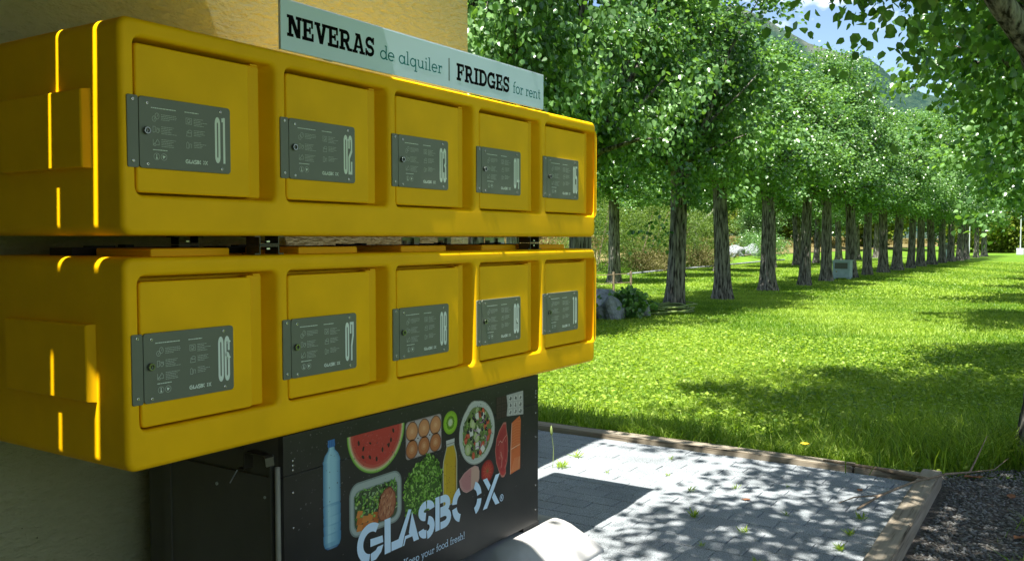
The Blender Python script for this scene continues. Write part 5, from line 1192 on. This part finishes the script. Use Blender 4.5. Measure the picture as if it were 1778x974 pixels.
# boulders
def boulder(x, y, r, h, seed, label, group='pale boulders beside the first trunk'):
    rg = random.Random(seed); bm = bmesh.new(); bmesh.ops.create_icosphere(bm, subdivisions=3, radius=1)
    ph = [Vector((rg.uniform(-1, 1), rg.uniform(-1, 1), rg.uniform(-1, 1))) * 2.4 for _ in range(6)]
    for v in bm.verts:
        k = 1 + sum(.07 * math.sin(p.dot(v.co) * 2 + i) for i, p in enumerate(ph)); v.co *= round(k * 7) / 7 * .5 + k * .5; v.co.x *= r; v.co.y *= r * .8; v.co.z *= h
    me = bpy.data.meshes.new('boulder'); bm.to_mesh(me); bm.free(); me.materials.append(M['rock']); o = link('boulder', me, None, (x, y, GZ + h * .35), (0, 0, rg.uniform(0, 3))); tag(o, label, 'boulder', group); return o
boulder(15.3, 7.75, .30, .33, 1, 'pale grey boulder in front, left of the coiled hose')
boulder(16.15, 7.65, .33, .34, 2, 'rounded grey boulder nearest the coiled hose')
boulder(17.0, 8.85, .42, .36, 3, 'flat grey boulder at the back, beside the lockers edge')
for i, (x, y, r) in enumerate(((60.5, 21, .75), (62.4, 21.2, .55), (64, 21.0, .9), (58.6, 20.6, .5))): boulder(x, y, r, r * .7, 10 + i, f'pale boulder at the meadow edge, {ordn[i]} of the heap between the trunks', 'boulders at the meadow edge').location.z = ground_z(x, y) + .15
for i, (x, y, s) in enumerate(((15.7, 7.6, .34), (16.6, 7.9, .3), (14.9, 8.2, .36))):
    pn = ('boulder and the lockers', 'boulder and the hose', 'back boulder and the lockers')[i]
    bush('low_plant', (x, y, GZ), s, s * 1.3, M['leaf'], 70 + i, 900, .10, f'low leafy plant between the {pn}', 'plant', 'low plants among the boulders', LB, 30, .1)
# hose
mb = MB(); rh = random.Random(5)
for k in range(7):
    a0 = rh.uniform(0, 6); cx_, cy_ = 17.2 + rh.uniform(-.12, .12), 7.35 + rh.uniform(-.08, .08); rx, ry = rh.uniform(.55, .8), rh.uniform(.35, .5)
    mb.tube([(cx_ + rx * math.cos(a0 + t * .35), cy_ + ry * math.sin(a0 + t * .35), GZ + .05 + k * .022 + .02 * math.sin(t + k)) for t in range(19)], .016, 6)
o = mb.build('garden_hose', M['hose'], smooth=True); tag(o, 'coiled green garden hose on the grass in front of the first full trunk', 'hose')
# cabinets
def cabinet(x, y, w, d, h, label):
    e = empty('meter_cabinet', (x, y, GZ), label, 'cabinet', 'pale cabinets standing among the trunks')
    mb = MB(); mb.box((-d / 2, -w / 2, .08), (d / 2, w / 2, h)); mb.build('body', M['cab'], e)
    mb = MB(); mb.box((-d / 2 - .03, -w / 2 - .03, h), (d / 2 + .03, w / 2 + .03, h + .04)); mb.build('lid', M['cab'], e)
    mb = MB(); mb.box((-d / 2 - .012, -w / 2 + .08, h * .60), (-d / 2 - .002, w / 2 - .08, h - .06)); mb.build('window_panel', M['cab_wood'], e)
    for s_ in (-1, 1): mb = MB(); mb.box((-d / 2 + .01, s_ * (w / 2 - .08) - .04, -.02), (d / 2 - .01, s_ * (w / 2 - .08) + .04, .08)); mb.build('leg', M['cab'], e)
    mb = MB(); mb.box((-d / 2 - .02, w / 2 - .16, h * .4), (-d / 2 - .002, w / 2 - .12, h * .5)); mb.build('handle', M['dark_steel'], e)
cabinet(34.9, 7.95, .62, .45, .70, 'pale blue metal cabinet on legs between the fifth and sixth trunks')
cabinet(76.5, 9.6, .75, .5, 1.15, 'small pale blue cabinet far down the avenue among the trunks')
# poles
def pole(x, y, h, r, base, label):
    e = empty('white_pole', (x, y, GZ), label, 'pole', 'pale poles at the end of the avenue')
    mb = MB(); mb.tube([(0, 0, 0), (0, 0, h)], [r, r * .8], 8); mb.build('shaft', M['white_metal'], e)
    if base: mb = plate_mb(-.32, .32, 0, .62, -.3, .3, .04, .03); o = mb.build('plinth', M['white_metal'], e); recalc(o.data)
    mb = MB(); mb.tube([(0, 0, h), (0, 0, h + .04)], [r * 1.4, r * .6], 8); mb.build('cap', M['white_metal'], e)
pole(96, 5.9, 4.1, .055, True, 'white pole on a square white plinth at the right edge')
pole(84, 10.4, 3.2, .05, False, 'thin pale pole left of the yellow green bush, by the last trunks')
pole(100, 10.6, 3.6, .045, False, 'thin pale pole right in front of the yellow green bush')
# little fence by the lockers edge
fn = empty('low_fence', (20.5, 11.4, GZ), 'low dark wire fence glimpsed just right of the lockers', 'fence')
for k in range(4): mb = MB(); mb.tube([(k * .9, -.1 * k, 0), (k * .9, -.1 * k, .62)], .035, 6); mb.build('fence_post', M['twig'], fn)
for z in (.3, .55): mb = MB(); mb.tube([(0, 0, z), (2.7, -.3, z)], .012, 5); mb.build('rail', M['twig'], fn)
# kerb line in front of the bushes
for i, (a, b_) in enumerate((((34, 16.4), (46.5, 17.2)), ((47.5, 17.3), (63, 18.3)))):
    mb = MB(); mb.tube([(a[0], a[1], GZ + .05), ((a[0] + b_[0]) / 2, (a[1] + b_[1]) / 2 + .1, GZ + .06), (b_[0], b_[1], GZ + .05)], .06, 6); o = mb.build('garden_kerb', M['rock']); tag(o, ('pale stone kerb below the olive bushes', 'pale stone kerb below the meadow boulders')[i], 'kerb', 'pale kerbs at the back of the lawn')
# yellow flowers
mb = MB(); rf = random.Random(9)
for k in range(160):
    x = 70 + rf.gauss(0, 1.2); y = 24 + rf.gauss(0, .5); z = 1.05 + rf.uniform(-.25, .25); mb.add([(x - .07, y, z), (x, y - .07, z + .02), (x + .07, y, z), (x, y + .07, z + .03)], [(0, 1, 2, 3)])
o = mb.build('yellow_flowers', M['yellowflower']); tag(o, 'patch of yellow flowers at the meadow edge between the trunks', 'flowers', kind='stuff')
# little orange flower at the patio corner
e = empty('yellow_flower', (6.12, 1.62, GZ), 'single yellow flower in the grass behind the far sleeper', 'flower')
mb = MB(); mb.tube([(0, 0, 0), (0, 0, .15)], .003, 5); mb.build('stem', M['hose'], e)
for k in range(9):
    a = k * .7; mb = MB(); mb.add([(0, 0, .15), (.022 * math.cos(a - .3), .022 * math.sin(a - .3), .162), (.034 * math.cos(a), .034 * math.sin(a), .16), (.022 * math.cos(a + .3), .022 * math.sin(a + .3), .162)], [(0, 1, 2, 3)]); mb.build('petal', M['yellowflower'], e)
